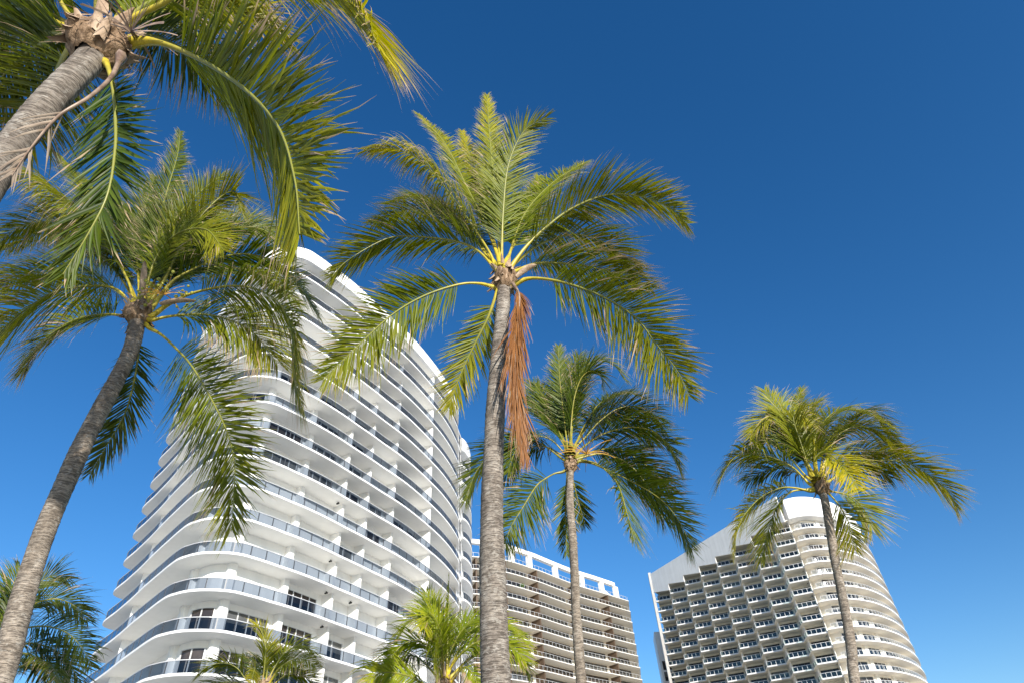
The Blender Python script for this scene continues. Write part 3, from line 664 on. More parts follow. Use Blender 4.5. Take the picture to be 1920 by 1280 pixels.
def crown_base(parent, c, up, r, seed, h=0.55):
    """Brown fibre mat with torn leaf sheaths at the top of a trunk."""
    g = np.random.default_rng(seed); ns, nh = 30, 22; V = []
    x = np.cross(up, [0, 1, 0.1]); x /= np.linalg.norm(x); y = np.cross(up, x); ph = g.uniform(0, 6, 6)
    for i in range(nh):
        t = i / (nh - 1); pr = np.interp(t, [0, 0.12, 0.35, 0.6, 0.85, 1], [0.8, 1.3, 1.6, 1.45, 0.95, 0.25])
        for j in range(ns):
            a = 2 * math.pi * j / ns
            rr = r * pr * (1 + 0.13 * math.sin(3 * a + ph[0] + 4 * t) + 0.09 * math.sin(7 * a + ph[1] - 9 * t) + 0.05 * math.sin(13 * a + 17 * t) + g.normal(0, 0.025))
            V.append(c + up * (t - 0.35) * h + (x * math.cos(a) + y * math.sin(a)) * rr)
    Fq = np.array([[i * ns + j, i * ns + (j + 1) % ns, (i + 1) * ns + (j + 1) % ns, (i + 1) * ns + j] for i in range(nh - 1) for j in range(ns)])
    o = np_mesh('crown_base', np.array(V), Fq, M['fibre'], parent, smooth=True)
    # torn sheaths
    V = []; Fq = []
    for q in range(20):
        a = g.uniform(0, 2 * math.pi); t0 = g.uniform(-0.32, 0.55) * h; rad_d = x * math.cos(a) + y * math.sin(a); tan = np.cross(up, rad_d); w0 = r * g.uniform(0.45, 0.95); ln = r * g.uniform(0.9, 1.9); curl = g.uniform(0.2, 1.2); sgn = 1 if g.random() < 0.55 else -1
        p = c + up * t0 + rad_d * r * 1.35; d = up * sgn + rad_d * 0.35; k0 = len(V)
        for k in range(5):
            f = k / 4; ww = w0 * (1 - 0.75 * f ** 1.3) * (1 + 0.15 * math.sin(5 * f + q))
            dd = d + rad_d * curl * f; dd /= np.linalg.norm(dd)
            bow = rad_d * (-0.25 * ww)
            V += [p - tan * ww * 0.5 + bow, p + rad_d * 0.02, p + tan * ww * 0.5 + bow]; p = p + dd * ln / 4
        for k in range(4):
            b = k0 + 3 * k; Fq += [[b, b + 1, b + 4, b + 3], [b + 1, b + 2, b + 5, b + 4]]
    np_mesh('leaf_sheath', np.array(V), np.array(Fq), M['husk'], o, smooth=True)
    # loose fibres
    V = []; Fq = []
    for q in range(60):
        a = g.uniform(0, 2 * math.pi); rad_d = x * math.cos(a) + y * math.sin(a); p = c + up * g.uniform(-0.3, 0.4) * h + rad_d * r * 1.4; d = rad_d * g.uniform(0.3, 1) + up * g.uniform(-1.2, 0.6) + g.normal(0, 0.3, 3); d /= np.linalg.norm(d); tn = np.cross(d, [0.3, 0.5, 0.8]); tn /= np.linalg.norm(tn); k0 = len(V); ln = r * g.uniform(0.5, 1.6)
        for k in range(4):
            V += [p - tn * 0.005 * (1 - k / 4), p + tn * 0.005 * (1 - k / 4)]; p = p + d * ln / 3; d = d + np.array([0, 0, -0.25]); d /= np.linalg.norm(d)
        for k in range(3): Fq.append([k0 + 2 * k, k0 + 2 * k + 1, k0 + 2 * k + 3, k0 + 2 * k + 2])
    np_mesh('fibre_fringe', np.array(V), np.array(Fq), M['husk'], o)
    return o

def spathe(parent, p0, p1, w, material='husk'):
    p0, p1 = np.array(p0), np.array(p1); n = 12; P = [p0 + (p1 - p0) * t + np.array([0, 0, 0.05]) * math.sin(t * 3.1) for t in np.linspace(0, 1, n)]
    rad = [w * (0.25 + 0.75 * math.sin(math.pi * min(1, 0.12 + t * 0.88)) ** 0.7) * (1 if t < 0.95 else 0.5) for t in np.linspace(0, 1, n)]
    tube(P, rad, 10, 'spathe', M[material], parent, 0.45)

def flower_cluster(parent, c, size, n, beads, seed, down=0.6, mt='orange'):
    g = np.random.default_rng(seed); o = None; V = []; Fq = []; nuts = []
    for q in range(n):
        d = g.normal(0, 1, 3); d[2] = abs(d[2]) * 0.3 + 0.2; d /= np.linalg.norm(d); p = np.array(c, float); tn = np.cross(d, [0.2, 0.9, 0.3]); tn /= np.linalg.norm(tn); k0 = len(V)
        for k in range(6):
            V += [p - tn * 0.008, p + tn * 0.008]; p = p + d * size / 5; d = d + np.array([0, 0, -down * 0.35]); d /= np.linalg.norm(d)
            if beads and k >= 2 and g.random() < 0.6:
                r = beads * g.uniform(0.7, 1.2); cc = p + g.normal(0, 0.01, 3); vs = []; fs = []
                for i, t in enumerate((0.05, 0.25, 0.5, 0.75, 0.95)):
                    for j in range(8): a = j * math.pi / 4; vs.append(cc + np.array([math.sin(t * math.pi) * math.cos(a) * r, math.sin(t * math.pi) * math.sin(a) * r, (t - 0.5) * -2.3 * r]))
                for i in range(4):
                    for j in range(8): fs.append((i * 8 + j, i * 8 + (j + 1) % 8, (i + 1) * 8 + (j + 1) % 8, (i + 1) * 8 + j))
                fs += [tuple(range(7, -1, -1)), tuple(range(32, 40))]
                bs = MB(); bs.add(vs, fs); nuts.append(bs)
        for k in range(5): Fq.append([k0 + 2 * k, k0 + 2 * k + 1, k0 + 2 * k + 3, k0 + 2 * k + 2])
    o = np_mesh('flower_cluster', np.array(V), np.array(Fq), M[mt], parent)
    for bs in nuts: bs.build('young_nut', M['nut'], o, smooth=True)
    return o

G = 'coconut palms in front of the towers'
def palm(label, crown_px, depth, trunk_px, r_top, r_bot, fronds, bark='bark', seed=1, leafm='leaf', lm=0.85, flat=False, dens=42, base_r=None, base_h=0.55, lean=0.0):
    c = pt(*crown_px, depth); Y0 = c[1]
    tp = [c]
    for k, (px, py) in enumerate(trunk_px):
        d = ray(px, py); tp.append(EYE + d * ((Y0 + lean * (k + 1)) / d[1]))
    last = tp[-1]; prev = tp[-2]; dv = last - prev; dv = dv / abs(dv[2]); foot = last.copy()
    h = last[2]
    if h > 0.3:
        foot = np.array([last[0] + dv[0] * h * 0.55, last[1] + dv[1] * h * 0.3, 0.0]); tp += [last * 0.5 + foot * 0.5 + np.array([dv[0], dv[1], 0]) * h * 0.08]
    tp.append(np.array([foot[0], foot[1], -0.05])); 
    root = thing('coconut_palm', label, 'palm tree', (foot[0], foot[1], 0.0), G)
    hold = root; bpy.context.view_layer.update()
    kids = []
    def own(o): kids.append(o)
    trunk_o = trunk(None, np.array(tp), r_top, r_bot, M[bark], seed); own(trunk_o)
    up = tp[0] - tp[1]; up /= np.linalg.norm(up); up = up * 0.7 + np.array([0, 0, 0.3]); up /= np.linalg.norm(up)
    cb = crown_base(None, c, up, base_r or r_top * 1.15, seed + 5, base_h); own(cb)
    for q, fdef in enumerate(fronds):
        path2, dd = fdef[0], fdef[1]; kw = dict(fdef[2]) if len(fdef) > 2 else {}
        P2 = np.array(path2, float); s = np.r_[0, np.cumsum(np.linalg.norm(np.diff(P2, axis=0), axis=1))]; s /= s[-1]
        pts = [c + (pt(*P2[0], depth) - c) * 0.55] if kw.pop('hook', True) else []
        for (px, py), t in zip(P2, s):
            ry = ray(px, py); pts.append(EYE + ry * ((Y0 + 1.5 * dd * t ** 1.1) / ry[1]))
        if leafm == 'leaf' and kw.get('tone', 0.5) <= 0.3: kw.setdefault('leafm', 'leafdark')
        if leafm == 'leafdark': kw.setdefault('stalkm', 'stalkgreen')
        kw.setdefault('leafm', leafm); kw.setdefault('lmax', lm * 1.08); kw.setdefault('flat', flat); kw.setdefault('dens', dens * 1.2)
        if flat: kw.setdefault('width', 0.031)
        own(frond(None, np.array(pts), c, **kw))
    off = Vector((foot[0], foot[1], 0.0))
    for o in kids:
        o.parent = root; o.matrix_parent_inverse = Matrix.Translation(-off)
    return root, c
def attach(root, o):
    o.parent = root; o.matrix_parent_inverse = Matrix.Translation(-root.location)
def with_root(root, fn, *a, **k):
    before = set(bpy.data.objects); fn(None, *a, **k)
    for o in set(bpy.data.objects) - before:
        if o.parent is None: attach(root, o)

# --- palm with the tall central crown
f3 = [
 ([(941, 487), (944, 392), (954, 308), (983, 246), (1025, 221)], -0.6, dict(dry=0.05, yellow=0.2, tone=0.45, droop=0.25, vee=0.1, lmax=0.72, turn=0.2, leafm='leaf')),
 ([(938, 480), (927, 360), (917, 240), (913, 178)], 0.5, dict(yellow=0.35, tone=0.6, droop=0.15, lmax=0.6)),
 ([(934, 482), (905, 410), (875, 350), (833, 267), (784, 214)], 0.6, dict(yellow=0.3, droop=0.35, lmax=0.65)),
 ([(934, 480), (895, 340), (866, 246)], 0.9, dict(yellow=0.4, droop=0.25, lmax=0.6)),
 ([(928, 500), (917, 472), (875, 408), (833, 350), (787, 300), (737, 279), (682, 282)], -0.3, dict(yellow=0.5, dry=0.28, tone=0.85, droop=1.9, turn=0.0)),
 ([(928, 505), (895, 470), (850, 452), (779, 444), (725, 448), (654, 487), (622, 520)], -0.2, dict(dry=0.12, droop=0.5, tone=0.4)),
 ([(926, 500), (880, 440), (820, 400), (760, 395), (700, 420)], 0.9, dict(dry=0.15, droop=0.6, tone=0.35)),
 ([(930, 540), (899, 532), (859, 534), (795, 555), (734, 591), (669, 650), (605, 712)], -0.5, dict(dry=0.12, droop=0.85, tone=0.5, yellow=0.2)),
 ([(932, 548), (915, 595), (890, 645), (862, 705), (842, 765)], 0.5, dict(yellow=0.35, dry=0.1, droop=0.2, lmax=0.6)),
 ([(954, 508), (983, 467), (1021, 429), (1071, 392), (1133, 367), (1192, 367), (1250, 387), (1288, 420)], -0.4, dict(yellow=0.35, dry=0.18, droop=0.5, roll=-0.3)),
 ([(950, 495), (985, 400), (1040, 340), (1095, 305)], 1.0, dict(yellow=0.2, tone=0.6, droop=0.3)),
 ([(955, 505), (1010, 460), (1080, 440), (1150, 465), (1195, 515)], 0.5, dict(yellow=0.3, tone=0.9, droop=0.5)),
 ([(958, 538), (985, 524), (1017, 523), (1067, 533), (1133, 558), (1192, 596), (1229, 643), (1270, 695), (1292, 742)], -0.5, dict(yellow=0.3, dry=0.2, droop=0.75, tone=0.45)),
 ([(955, 515), (1010, 494), (1090, 498), (1160, 515), (1220, 540)], 0.7, dict(dry=0.35, droop=0.5, tone=0.5)),
 ([(948, 490), (1000, 390), (1010, 330)], 1.2, dict(yellow=0.2, tone=0.7, droop=0.2, lmax=0.6)),
 ([(930, 495), (860, 420), (790, 370), (730, 380)], 1.4, dict(tone=0.3, droop=0.6)),
]
p3, c3 = palm('tallest centre coconut palm with a long rust red dead frond hanging on its grey trunk', (946, 528), 10.0,
  [(943, 575), (938, 640), (932, 720), (927, 800), (924, 880), (922, 960), (924, 1070), (926, 1160), (930, 1280)], 0.103, 0.172, f3, 'bark', 3, lm=0.84, dens=46)
def hang(pts, Y):
    out = []
    for px, py, dy in pts:
        d = ray(px, py); out.append(EYE + d * ((Y + dy) / d[1]))
    return np.array(out)
with_root(p3, lambda par: frond(par, hang([(962, 533, -0.1), (974, 556, -0.3), (970, 619, -0.4), (966, 690, -0.42), (972, 768, -0.4), (983, 850, -0.4)], c3[1]), c3, lmax=0.82, width=0.022, yellow=0.2, dry=0.10, droop=3.5, vee=0.0, turn=0.0, start=0.1, stalk_r=0.02, leafm='deadleaf', stalkm='deadstalk', dens=90, name='dead_frond', spread=0.2))
with_root(p3, spathe, *hang([(968, 520, -0.15), (1006, 497, -0.2)], c3[1]), 0.05)

# --- nearest palm, top left
f1 = [
 ([(212, 55), (267, 25), (317, 0), (420, -70), (540, -70), (640, -10), (690, 50), (712, 98)], -0.4, dict(yellow=0.5, dry=0.30, tone=0.8, droop=1.7, turn=0.3, lmax=1.15, stalk_r=0.029, start=0.16)),
 ([(233, 83), (292, 79), (375, 112), (458, 167), (521, 237), (552, 333), (562, 440)], -0.3, dict(yellow=0.25, dry=0.16, tone=0.4, droop=0.6, lmax=0.95, turn=2.2)),
 ([(204, 130), (213, 170), (217, 225), (216, 283), (202, 365), (165, 440), (118, 515)], 0.25, dict(yellow=0.12, dry=0.08, tone=0.3, droop=0.35, lmax=0.54, turn=1.4)),
 ([(133, 33), (112, 0), (70, -80), (0, -150)], 0.2, dict(stalk_r=0.029)),
 ([(140, 80), (120, 105), (98, 150), (66, 210), (30, 275)], 0.9, dict(tone=0.35, droop=0.3, dry=0.1, lmax=0.9)),
 ([(150, 60), (95, 25), (30, -5), (-60, -10)], 0.7, dict(tone=0.5, dry=0.25, droop=0.7)),
 ([(185, 50), (180, 0), (190, -80), (220, -160)], 0.5, dict(stalkm='stalkgreen')),
 ([(215, 65), (290, 30), (380, 15), (470, 35), (540, 75)], 0.5, dict(yellow=0.45, dry=0.40, tone=0.8, droop=0.7)),
 ([(205, 60), (250, -10), (330, -60), (420, -60), (500, -10)], 1.2, dict(yellow=0.4, dry=0.3, tone=0.8, droop=0.8)),
 ([(140, 70), (60, 60), (-20, 90), (-80, 140)], 0.4, dict(tone=0.5, dry=0.3, droop=0.6)),
 ([(228, 78), (270, 65), (330, 85), (390, 130), (430, 180)], 0.9, dict(tone=0.3, dry=0.3, droop=0.6)),
 ([(150, 75), (100, 75), (50, 100), (0, 150), (-40, 210)], 0.6, dict(tone=0.3, droop=0.5, dry=0.15, lmax=0.9)),
 ([(120, 50), (60, 20), (-10, 20), (-80, 60)], 1.0, dict(tone=0.3, droop=0.6)),
 ([(215, 60), (280, 5), (360, -20), (440, -5), (510, 40)], 0.9, dict(tone=0.6, yellow=0.3, dry=0.3, droop=0.7)),
]
p1, c1 = palm('nearest coconut palm, cropped by the top left corner, with a thick grey trunk', (183, 92), 5.4,
  [(165, 118), (130, 152), (90, 195), (45, 248), (5, 300), (-40, 368)], 0.106, 0.098, f1, 'bark', 1, lm=0.80, dens=50, base_r=0.15, base_h=0.52)
with_root(p1, lambda par: frond(par, hang([(228, 106, -0.1), (208, 146, -0.2), (167, 183, -0.28), (110, 218, -0.3), (60, 275, -0.3), (22, 330, -0.3)], c1[1]), c1, lmax=0.34, width=0.015, yellow=0.1, dry=0.97, droop=1.6, start=0.62, stalk_r=0.024, turn=0.0, spread=0.6, leafm='paleleaf', stalkm='deadstalk', dens=30, ragged=0.4, name='dead_frond'))
with_root(p1, flower_cluster, pt(245, 60, 5.3), 0.38, 30, 0.0, 4, 0.6, 'deadstalk')

# --- left palm with the leaning trunk
f2 = [
 ([(252, 569), (241, 529), (219, 489), (182, 441), (140, 400), (95, 360), (50, 330), (5, 345)], -0.4, dict(yellow=0.35, dry=0.15, droop=2.5, tone=0.6, lmax=1.25, turn=0.2)),
 ([(252, 587), (241, 565), (219, 543), (182, 536), (109, 545), (50, 580), (0, 625), (-40, 690)], -0.8, dict(yellow=0.5, dry=0.3, droop=4.5, tone=0.95, lmax=1.75, turn=0.0)),
 ([(250, 570), (190, 530), (120, 512), (50, 515), (-20, 545)], 0.6, dict(yellow=0.2, droop=0.6)),
 ([(264, 570), (280, 480), (310, 370), (333, 290), (338, 246)], 0.7, dict(tone=0.3, droop=0.15, lmax=0.65)),
 ([(278, 572), (306, 529), (340, 460), (375, 408), (417, 367), (442, 362), (454, 398)], -0.2, dict(yellow=0.3, tone=0.45, droop=0.45)),
 ([(285, 575), (320, 530), (365, 503), (419, 481), (474, 478), (529, 500), (569, 547), (596, 590)], 0.1, dict(yellow=0.1, tone=0.55, droop=0.6)),
 ([(284, 594), (314, 572), (365, 549), (438, 536), (492, 547), (529, 576), (547, 627), (549, 695), (564, 757)], -0.5, dict(yellow=0.25, dry=0.25, droop=3.0, tone=0.6, lmax=1.4, turn=0.2)),
 ([(285, 600), (330, 592), (400, 592), (470, 620), (520, 680)], 0.4, dict(droop=1.8, dry=0.25, tone=0.35, lmax=1.25)),
 ([(280, 615), (300, 626), (325, 648), (361, 688), (404, 762), (430, 821), (440, 875), (438, 930), (434, 995)], -0.5, dict(yellow=0.2, dry=0.1, droop=0.5, tone=0.4, start=0.24, lmax=1.1)),
 ([(262, 620), (256, 690), (236, 770), (200, 835), (168, 888)], 0.6, dict(tone=0.1, droop=0.3, lmax=0.65)),
 ([(255, 565), (225, 490), (190, 420), (150, 340), (110, 290)], 0.9, dict(tone=0.35, droop=0.5)),
 ([(270, 560), (320, 490), (400, 440), (480, 420), (540, 440)], 0.9, dict(tone=0.2, droop=0.55)),
 ([(265, 560), (300, 460), (345, 390), (400, 340), (425, 330)], 0.9, dict(tone=0.25, yellow=0.3, droop=0.35)),
 ([(262, 560), (262, 480), (270, 400), (290, 330)], 1.2, dict(tone=0.2, droop=0.4)),
 ([(255, 570), (210, 500), (150, 460), (80, 440), (10, 470)], 1.0, dict(tone=0.4, dry=0.2, droop=0.7)),
 ([(284, 580), (340, 520), (420, 500), (500, 520), (560, 570)], 1.1, dict(tone=0.2, droop=0.7)),
 ([(275, 570), (300, 500), (330, 430), (380, 400), (430, 400)], 1.3, dict(tone=0.15, droop=0.5)),
 ([(258, 575), (236, 520), (205, 470), (150, 430), (90, 415), (30, 430), (-20, 470)], 0.3, dict(tone=0.5, droop=0.8, dry=0.2, lmax=1.1)),
 ([(275, 570), (315, 510), (370, 455), (430, 430), (490, 430), (540, 465)], 0.5, dict(tone=0.3, droop=0.6)),
 ([(262, 565), (255, 480), (235, 410), (205, 350)], 0.7, dict(tone=0.3, droop=0.4)),
 ([(250, 595), (200, 590), (140, 600), (80, 640), (40, 700)], 0.6, dict(tone=0.4, droop=1.0, dry=0.3, lmax=1.1)),
 ([(270, 565), (290, 490), (330, 440), (385, 430), (420, 470)], -0.5, dict(tone=0.5, yellow=0.3, droop=0.6)),
]
p2, c2 = palm('left coconut palm with a long leaning brown trunk, before the edge of the white tower', (260, 592), 10.8,
  [(250, 640), (240, 668), (213, 722), (183, 778), (153, 838), (124, 902), (96, 966), (71, 1030), (47, 1105), (26, 1180), (6, 1255)], 0.118, 0.142, f2, 'barkwarm', 2, lm=0.85, dens=44)
with_root(p2, spathe, pt(264, 560, 10.6), pt(271, 490, 10.6), 0.07)
with_root(p2, spathe, pt(300, 570, 10.6), pt(368, 565, 10.5), 0.05)
with_root(p2, flower_cluster, pt(308, 552, 10.6), 0.35, 16, 0.03, 8)

# --- darker palm right of the centre trunk
f4 = [
 ([(1062, 820), (1054, 752), (1049, 702), (1047, 648)], 0.3, dict(droop=0.2, tone=0.5, lmax=0.7)),
 ([(1070, 810), (1076, 750), (1090, 708), (1110, 694), (1126, 705), (1132, 730)], -0.4, dict(droop=0.5, tone=0.3)),
 ([(1072, 810), (1080, 720), (1110, 677), (1148, 682), (1172, 710)], 0.6, dict(droop=0.5, tone=0.4)),
 ([(1055, 830), (1015, 770), (988, 747), (960, 745)], 0.7, dict(droop=0.5)),
 ([(1078, 840), (1099, 817), (1123, 790), (1157, 766), (1191, 761), (1221, 773), (1245, 800)], 0.3, dict(droop=0.6, tone=0.5)),
 ([(1082, 850), (1100, 832), (1133, 812), (1184, 800), (1228, 810), (1259, 842), (1276, 880)], -0.4, dict(droop=0.75, tone=0.3)),
 ([(1088, 864), (1110, 868), (1140, 881), (1191, 905), (1242, 938), (1275, 979), (1298, 1030)], -0.5, dict(droop=0.6, tone=0.5)),
 ([(1084, 862), (1105, 864), (1126, 873), (1157, 905), (1174, 955), (1190, 1015)], -0.8, dict(droop=0.8, tone=0.6, yellow=0.35)),
 ([(1059, 850), (1032, 823), (998, 817), (972, 832), (952, 885)], -0.4, dict(droop=0.8, dry=0.3, tone=0.6)),
 ([(1055, 860), (1000, 825), (940, 835), (895, 880), (873, 938)], 0.4, dict(droop=0.6, tone=0.6)),
 ([(1055, 884), (1040, 887), (1022, 897), (1005, 911), (981, 949), (957, 989), (946, 1025)], -0.6, dict(droop=0.9, tone=0.3)),
 ([(1072, 890), (1083, 935), (1098, 985)], 0.6, dict(droop=0.3, tone=0.05, lmax=0.6)),
 ([(1064, 890), (1060, 950), (1063, 1040)], 0.5, dict(droop=0.3, tone=0.5, lmax=0.55)),
 ([(1060, 830), (1030, 760), (1010, 720)], 1.0, dict(droop=0.4, tone=0.3)),
 ([(1080, 830), (1120, 760), (1170, 735), (1210, 745)], 1.1, dict(droop=0.6, tone=0.3)),
 ([(1085, 855), (1150, 840), (1210, 870), (1260, 920)], 0.7, dict(droop=0.7, tone=0.2)),
 ([(1062, 840), (1040, 790), (1020, 745), (1000, 715)], 0.4, dict(droop=0.3, tone=0.4)),
 ([(1068, 830), (1064, 760), (1070, 700), (1085, 665)], 0.6, dict(droop=0.3, tone=0.4)),
 ([(1075, 840), (1110, 790), (1150, 775), (1195, 790), (1225, 830)], 0.6, dict(droop=0.7, tone=0.2)),
 ([(1082, 860), (1130, 850), (1180, 870), (1220, 920), (1245, 975)], 0.2, dict(droop=0.6, tone=0.4)),
 ([(1058, 855), (1015, 835), (975, 850), (940, 900)], 0.8, dict(droop=0.7, tone=0.3)),
]
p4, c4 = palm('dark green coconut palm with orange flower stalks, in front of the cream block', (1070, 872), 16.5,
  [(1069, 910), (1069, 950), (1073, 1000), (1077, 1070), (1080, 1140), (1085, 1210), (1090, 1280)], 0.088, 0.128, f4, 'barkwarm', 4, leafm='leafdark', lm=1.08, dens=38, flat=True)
with_root(p4, flower_cluster, pt(1100, 850, 16.2), 0.75, 22, 0.0, 9, 0.5)

# --- far right palm
f5 = [
 ([(1516, 905), (1486, 875), (1448, 857), (1418, 850), (1388, 851), (1367, 868), (1347, 908)], -0.4, dict(yellow=0.3, droop=1.0, dry=0.2, lmax=1.2, turn=0.3)),
 ([(1518, 890), (1505, 850), (1486, 804), (1474, 780), (1454, 774), (1424, 792), (1406, 819)], 0.2, dict(yellow=0.35, droop=0.5)),
 ([(1520, 885), (1502, 830), (1488, 785), (1498, 772), (1520, 795)], -0.3, dict(yellow=0.4, droop=0.6)),
 ([(1515, 880), (1475, 795), (1448, 750), (1433, 730)], 0.7, dict(droop=0.3, tone=0.7)),
 ([(1510, 890), (1460, 835), (1425, 818), (1398, 835)], 0.7, dict(tone=0.2, droop=0.4)),
 ([(1530, 880), (1510, 800), (1496, 755), (1503, 726)], 0.8, dict(droop=0.25, tone=0.6, lmax=0.7)),
 ([(1528, 880), (1530, 815), (1557, 777), (1587, 768), (1632, 777), (1670, 798)], 0.3, dict(droop=0.5, yellow=0.25)),
 ([(1540, 880), (1572, 815), (1617, 798), (1655, 813), (1691, 847)], -0.2, dict(droop=0.7, yellow=0.35)),
 ([(1550, 885), (1587, 852), (1647, 842), (1706, 858)], 0.6, dict(droop=0.6)),
 ([(1556, 900), (1611, 868), (1661, 862), (1706, 869), (1742, 890), (1777, 920), (1794, 950)], -0.4, dict(droop=1.0, yellow=0.5, dry=0.2, lmax=1.25, turn=0.3)),
 ([(1536, 900), (1526, 868), (1537, 849), (1552, 848), (1570, 863), (1593, 890), (1608, 916)], -0.9, dict(droop=0.8, yellow=0.75, dry=0.25, tone=0.9)),
 ([(1519, 920), (1492, 914), (1463, 914), (1430, 929), (1403, 955), (1385, 985), (1377, 1030)], -0.4, dict(droop=1.4, yellow=0.45, dry=0.2, lmax=1.2)),
 ([(1515, 917), (1482, 922), (1456, 951), (1440, 997), (1428, 1050)], -0.1, dict(droop=1.2, dry=0.25, lmax=1.15)),
 ([(1556, 926), (1577, 952), (1593, 985), (1602, 1030)], -0.3, dict(droop=0.4, yellow=0.45)),
 ([(1558, 920), (1593, 929), (1620, 954), (1636, 993)], 0.3, dict(droop=0.6, dry=0.2)),
 ([(1520, 880), (1480, 810), (1440, 800), (1410, 850)], 1.0, dict(tone=0.2, droop=0.6)),
 ([(1545, 880), (1590, 790), (1640, 770), (1680, 830)], 1.0, dict(tone=0.3, droop=0.6)),
 ([(1525, 885), (1495, 840), (1460, 815), (1425, 825), (1400, 860)], 0.4, dict(tone=0.2, droop=0.7)),
 ([(1532, 880), (1525, 820), (1515, 775), (1530, 750)], 0.5, dict(tone=0.4, droop=0.4)),
 ([(1538, 885), (1550, 830), (1580, 800), (1620, 800), (1650, 830)], 0.4, dict(tone=0.2, droop=0.7)),
 ([(1548, 890), (1590, 870), (1630, 870), (1670, 895)], 0.2, dict(tone=0.3, droop=0.9, dry=0.2)),
 ([(1522, 900), (1480, 880), (1440, 880), (1400, 900)], 0.6, dict(tone=0.2, droop=0.9)),
]
p5, c5 = palm('far right coconut palm with yellowed fronds, in front of the rounded tower end', (1540, 914), 16.5,
  [(1548, 945), (1555, 985), (1564, 1040), (1575, 1095), (1587, 1155), (1597, 1220), (1603, 1280)], 0.098, 0.118, f5, 'barkwarm', 5, lm=0.98, dens=36, flat=True)

# --- palms whose crowns just reach into the bottom of the picture
f8 = [
 ([(820, 1300), (790, 1279), (765, 1266), (734, 1260), (709, 1262), (688, 1277)], -0.9, dict(yellow=0.36, droop=0.9)),
 ([(827, 1285), (812, 1228), (798, 1206), (773, 1200), (752, 1210), (734, 1231), (724, 1250)], -0.3, dict(yellow=0.185, droop=0.9)),
 ([(832, 1258), (827, 1193), (817, 1160), (807, 1150), (798, 1158), (795, 1178)], -0.9, dict(yellow=0.36, droop=0.7)),
 ([(833, 1264), (826, 1208), (819, 1187), (816, 1206), (814, 1242)], -1.4, dict(yellow=0.36, droop=0.7)),
 ([(830, 1260), (822, 1177), (808, 1132), (799, 1108)], 0.3, dict(droop=0.3, yellow=0.18)),
 ([(830, 1260), (812, 1165), (786, 1156), (765, 1164), (746, 1188)], 0.1, dict(droop=0.6, yellow=0.24)),
 ([(838, 1258), (848, 1216), (865, 1183), (886, 1164), (902, 1160)], -0.2, dict(droop=0.5, yellow=0.18)),
 ([(840, 1258), (859, 1231), (877, 1214), (898, 1202), (930, 1200), (962, 1215), (986, 1240)], -0.6, dict(droop=0.6, yellow=0.24)),
 ([(842, 1258), (880, 1185), (925, 1165), (962, 1180), (990, 1207)], 0.5, dict(droop=0.5)),
 ([(845, 1268), (890, 1228), (945, 1215), (978, 1240), (992, 1266)], 0.1, dict(droop=0.9, dry=0.35)),
 ([(825, 1275), (780, 1230), (740, 1240), (715, 1290)], 0.7, dict(droop=0.8, tone=0.1, leafm='leafdark')),
 ([(833, 1280), (822, 1250), (818, 1280), (816, 1310)], -1.0, dict(droop=1.2, dry=0.9, lmax=0.5)),
 ([(845, 1280), (870, 1250), (890, 1270), (900, 1310)], -0.6, dict(droop=1.2, dry=0.7, lmax=0.6)),
 ([(838, 1280), (839, 1200), (842, 1074)], -0.1, dict(droop=0.0, lmax=0.12, vee=1.2, yellow=0.30, dry=0.0, start=0.4, width=0.03)),
]
p8, c8 = palm('small bright coconut palm with an upright yellow spear, at the foot of the centre trunk', (834, 1292), 13.5,
  [(836, 1340), (840, 1420)], 0.10, 0.13, f8, 'bark', 6, leafm='leafbright', lm=0.8, dens=36, flat=True)

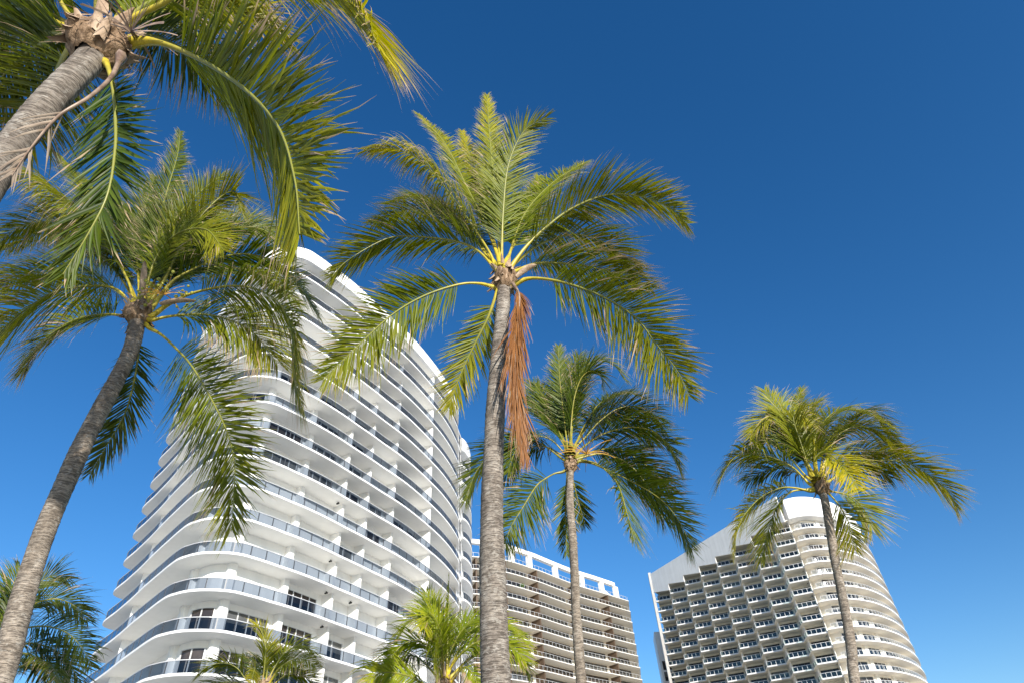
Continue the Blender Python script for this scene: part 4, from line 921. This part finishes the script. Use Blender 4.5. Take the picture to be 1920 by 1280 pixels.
f7 = [
 ([(478, 1285), (461, 1272), (447, 1254), (433, 1245), (418, 1242), (399, 1245), (383, 1253), (372, 1262)], -0.5, dict(yellow=0.3, droop=0.5)),
 ([(492, 1280), (498, 1222), (494, 1193), (488, 1178), (480, 1166)], -0.2, dict(yellow=0.45, droop=0.4)),
 ([(505, 1280), (520, 1256), (539, 1241), (557, 1235), (576, 1237), (593, 1249)], -0.6, dict(droop=0.7)),
 ([(502, 1275), (528, 1229), (550, 1212), (571, 1210), (589, 1224)], 0.3, dict(droop=0.6, yellow=0.3)),
 ([(498, 1280), (505, 1229), (512, 1205)], 0.3, dict(tone=0.0, droop=0.3)),
 ([(508, 1290), (517, 1244), (530, 1212)], 0.6, dict(droop=0.5)),
 ([(484, 1290), (480, 1262), (478, 1252), (474, 1265), (468, 1285)], -1.2, dict(yellow=0.5, droop=0.7, lmax=0.5)),
 ([(505, 1290), (540, 1262), (575, 1268), (596, 1285)], 0.2, dict(droop=0.7)),
 ([(488, 1285), (470, 1240), (455, 1225)], 0.6, dict(droop=0.5, tone=0.2)),
 ([(478, 1292), (440, 1278), (405, 1282), (380, 1300)], 0.3, dict(droop=0.6, tone=0.3)),
]
p7, c7 = palm('small coconut palm crown before the lowest white balconies, left of the bright one', (493, 1297), 18.5,
  [(494, 1340), (495, 1420)], 0.11, 0.14, f7, 'barkwarm', 7, leafm='leaf', lm=0.8, dens=30, flat=True)

f6 = [
 ([(0, 1210), (40, 1180), (85, 1173), (125, 1185), (155, 1215), (172, 1250)], -0.5, dict(droop=0.7, tone=0.2)),
 ([(0, 1200), (50, 1140), (100, 1122), (140, 1135), (165, 1165)], 0.2, dict(droop=0.6, tone=0.1)),
 ([(0, 1195), (45, 1115), (95, 1080), (132, 1085)], 0.6, dict(droop=0.45, tone=0.2)),
 ([(0, 1270), (35, 1250), (77, 1238), (100, 1252), (116, 1280)], -1.4, dict(droop=0.9, yellow=0.5, tone=0.8)),
 ([(-10, 1200), (15, 1120), (38, 1060)], 0.4, dict(droop=0.3, tone=0.5)),
 ([(0, 1225), (60, 1205), (120, 1230), (150, 1280)], 0.4, dict(droop=0.8, tone=0.1)),
 ([(-10, 1200), (-20, 1130), (-50, 1080)], 0.2, dict(droop=0.4, yellow=0.3)),
 ([(0, 1230), (50, 1225), (95, 1255), (120, 1300)], -0.3, dict(droop=0.8, tone=0.2)),
]
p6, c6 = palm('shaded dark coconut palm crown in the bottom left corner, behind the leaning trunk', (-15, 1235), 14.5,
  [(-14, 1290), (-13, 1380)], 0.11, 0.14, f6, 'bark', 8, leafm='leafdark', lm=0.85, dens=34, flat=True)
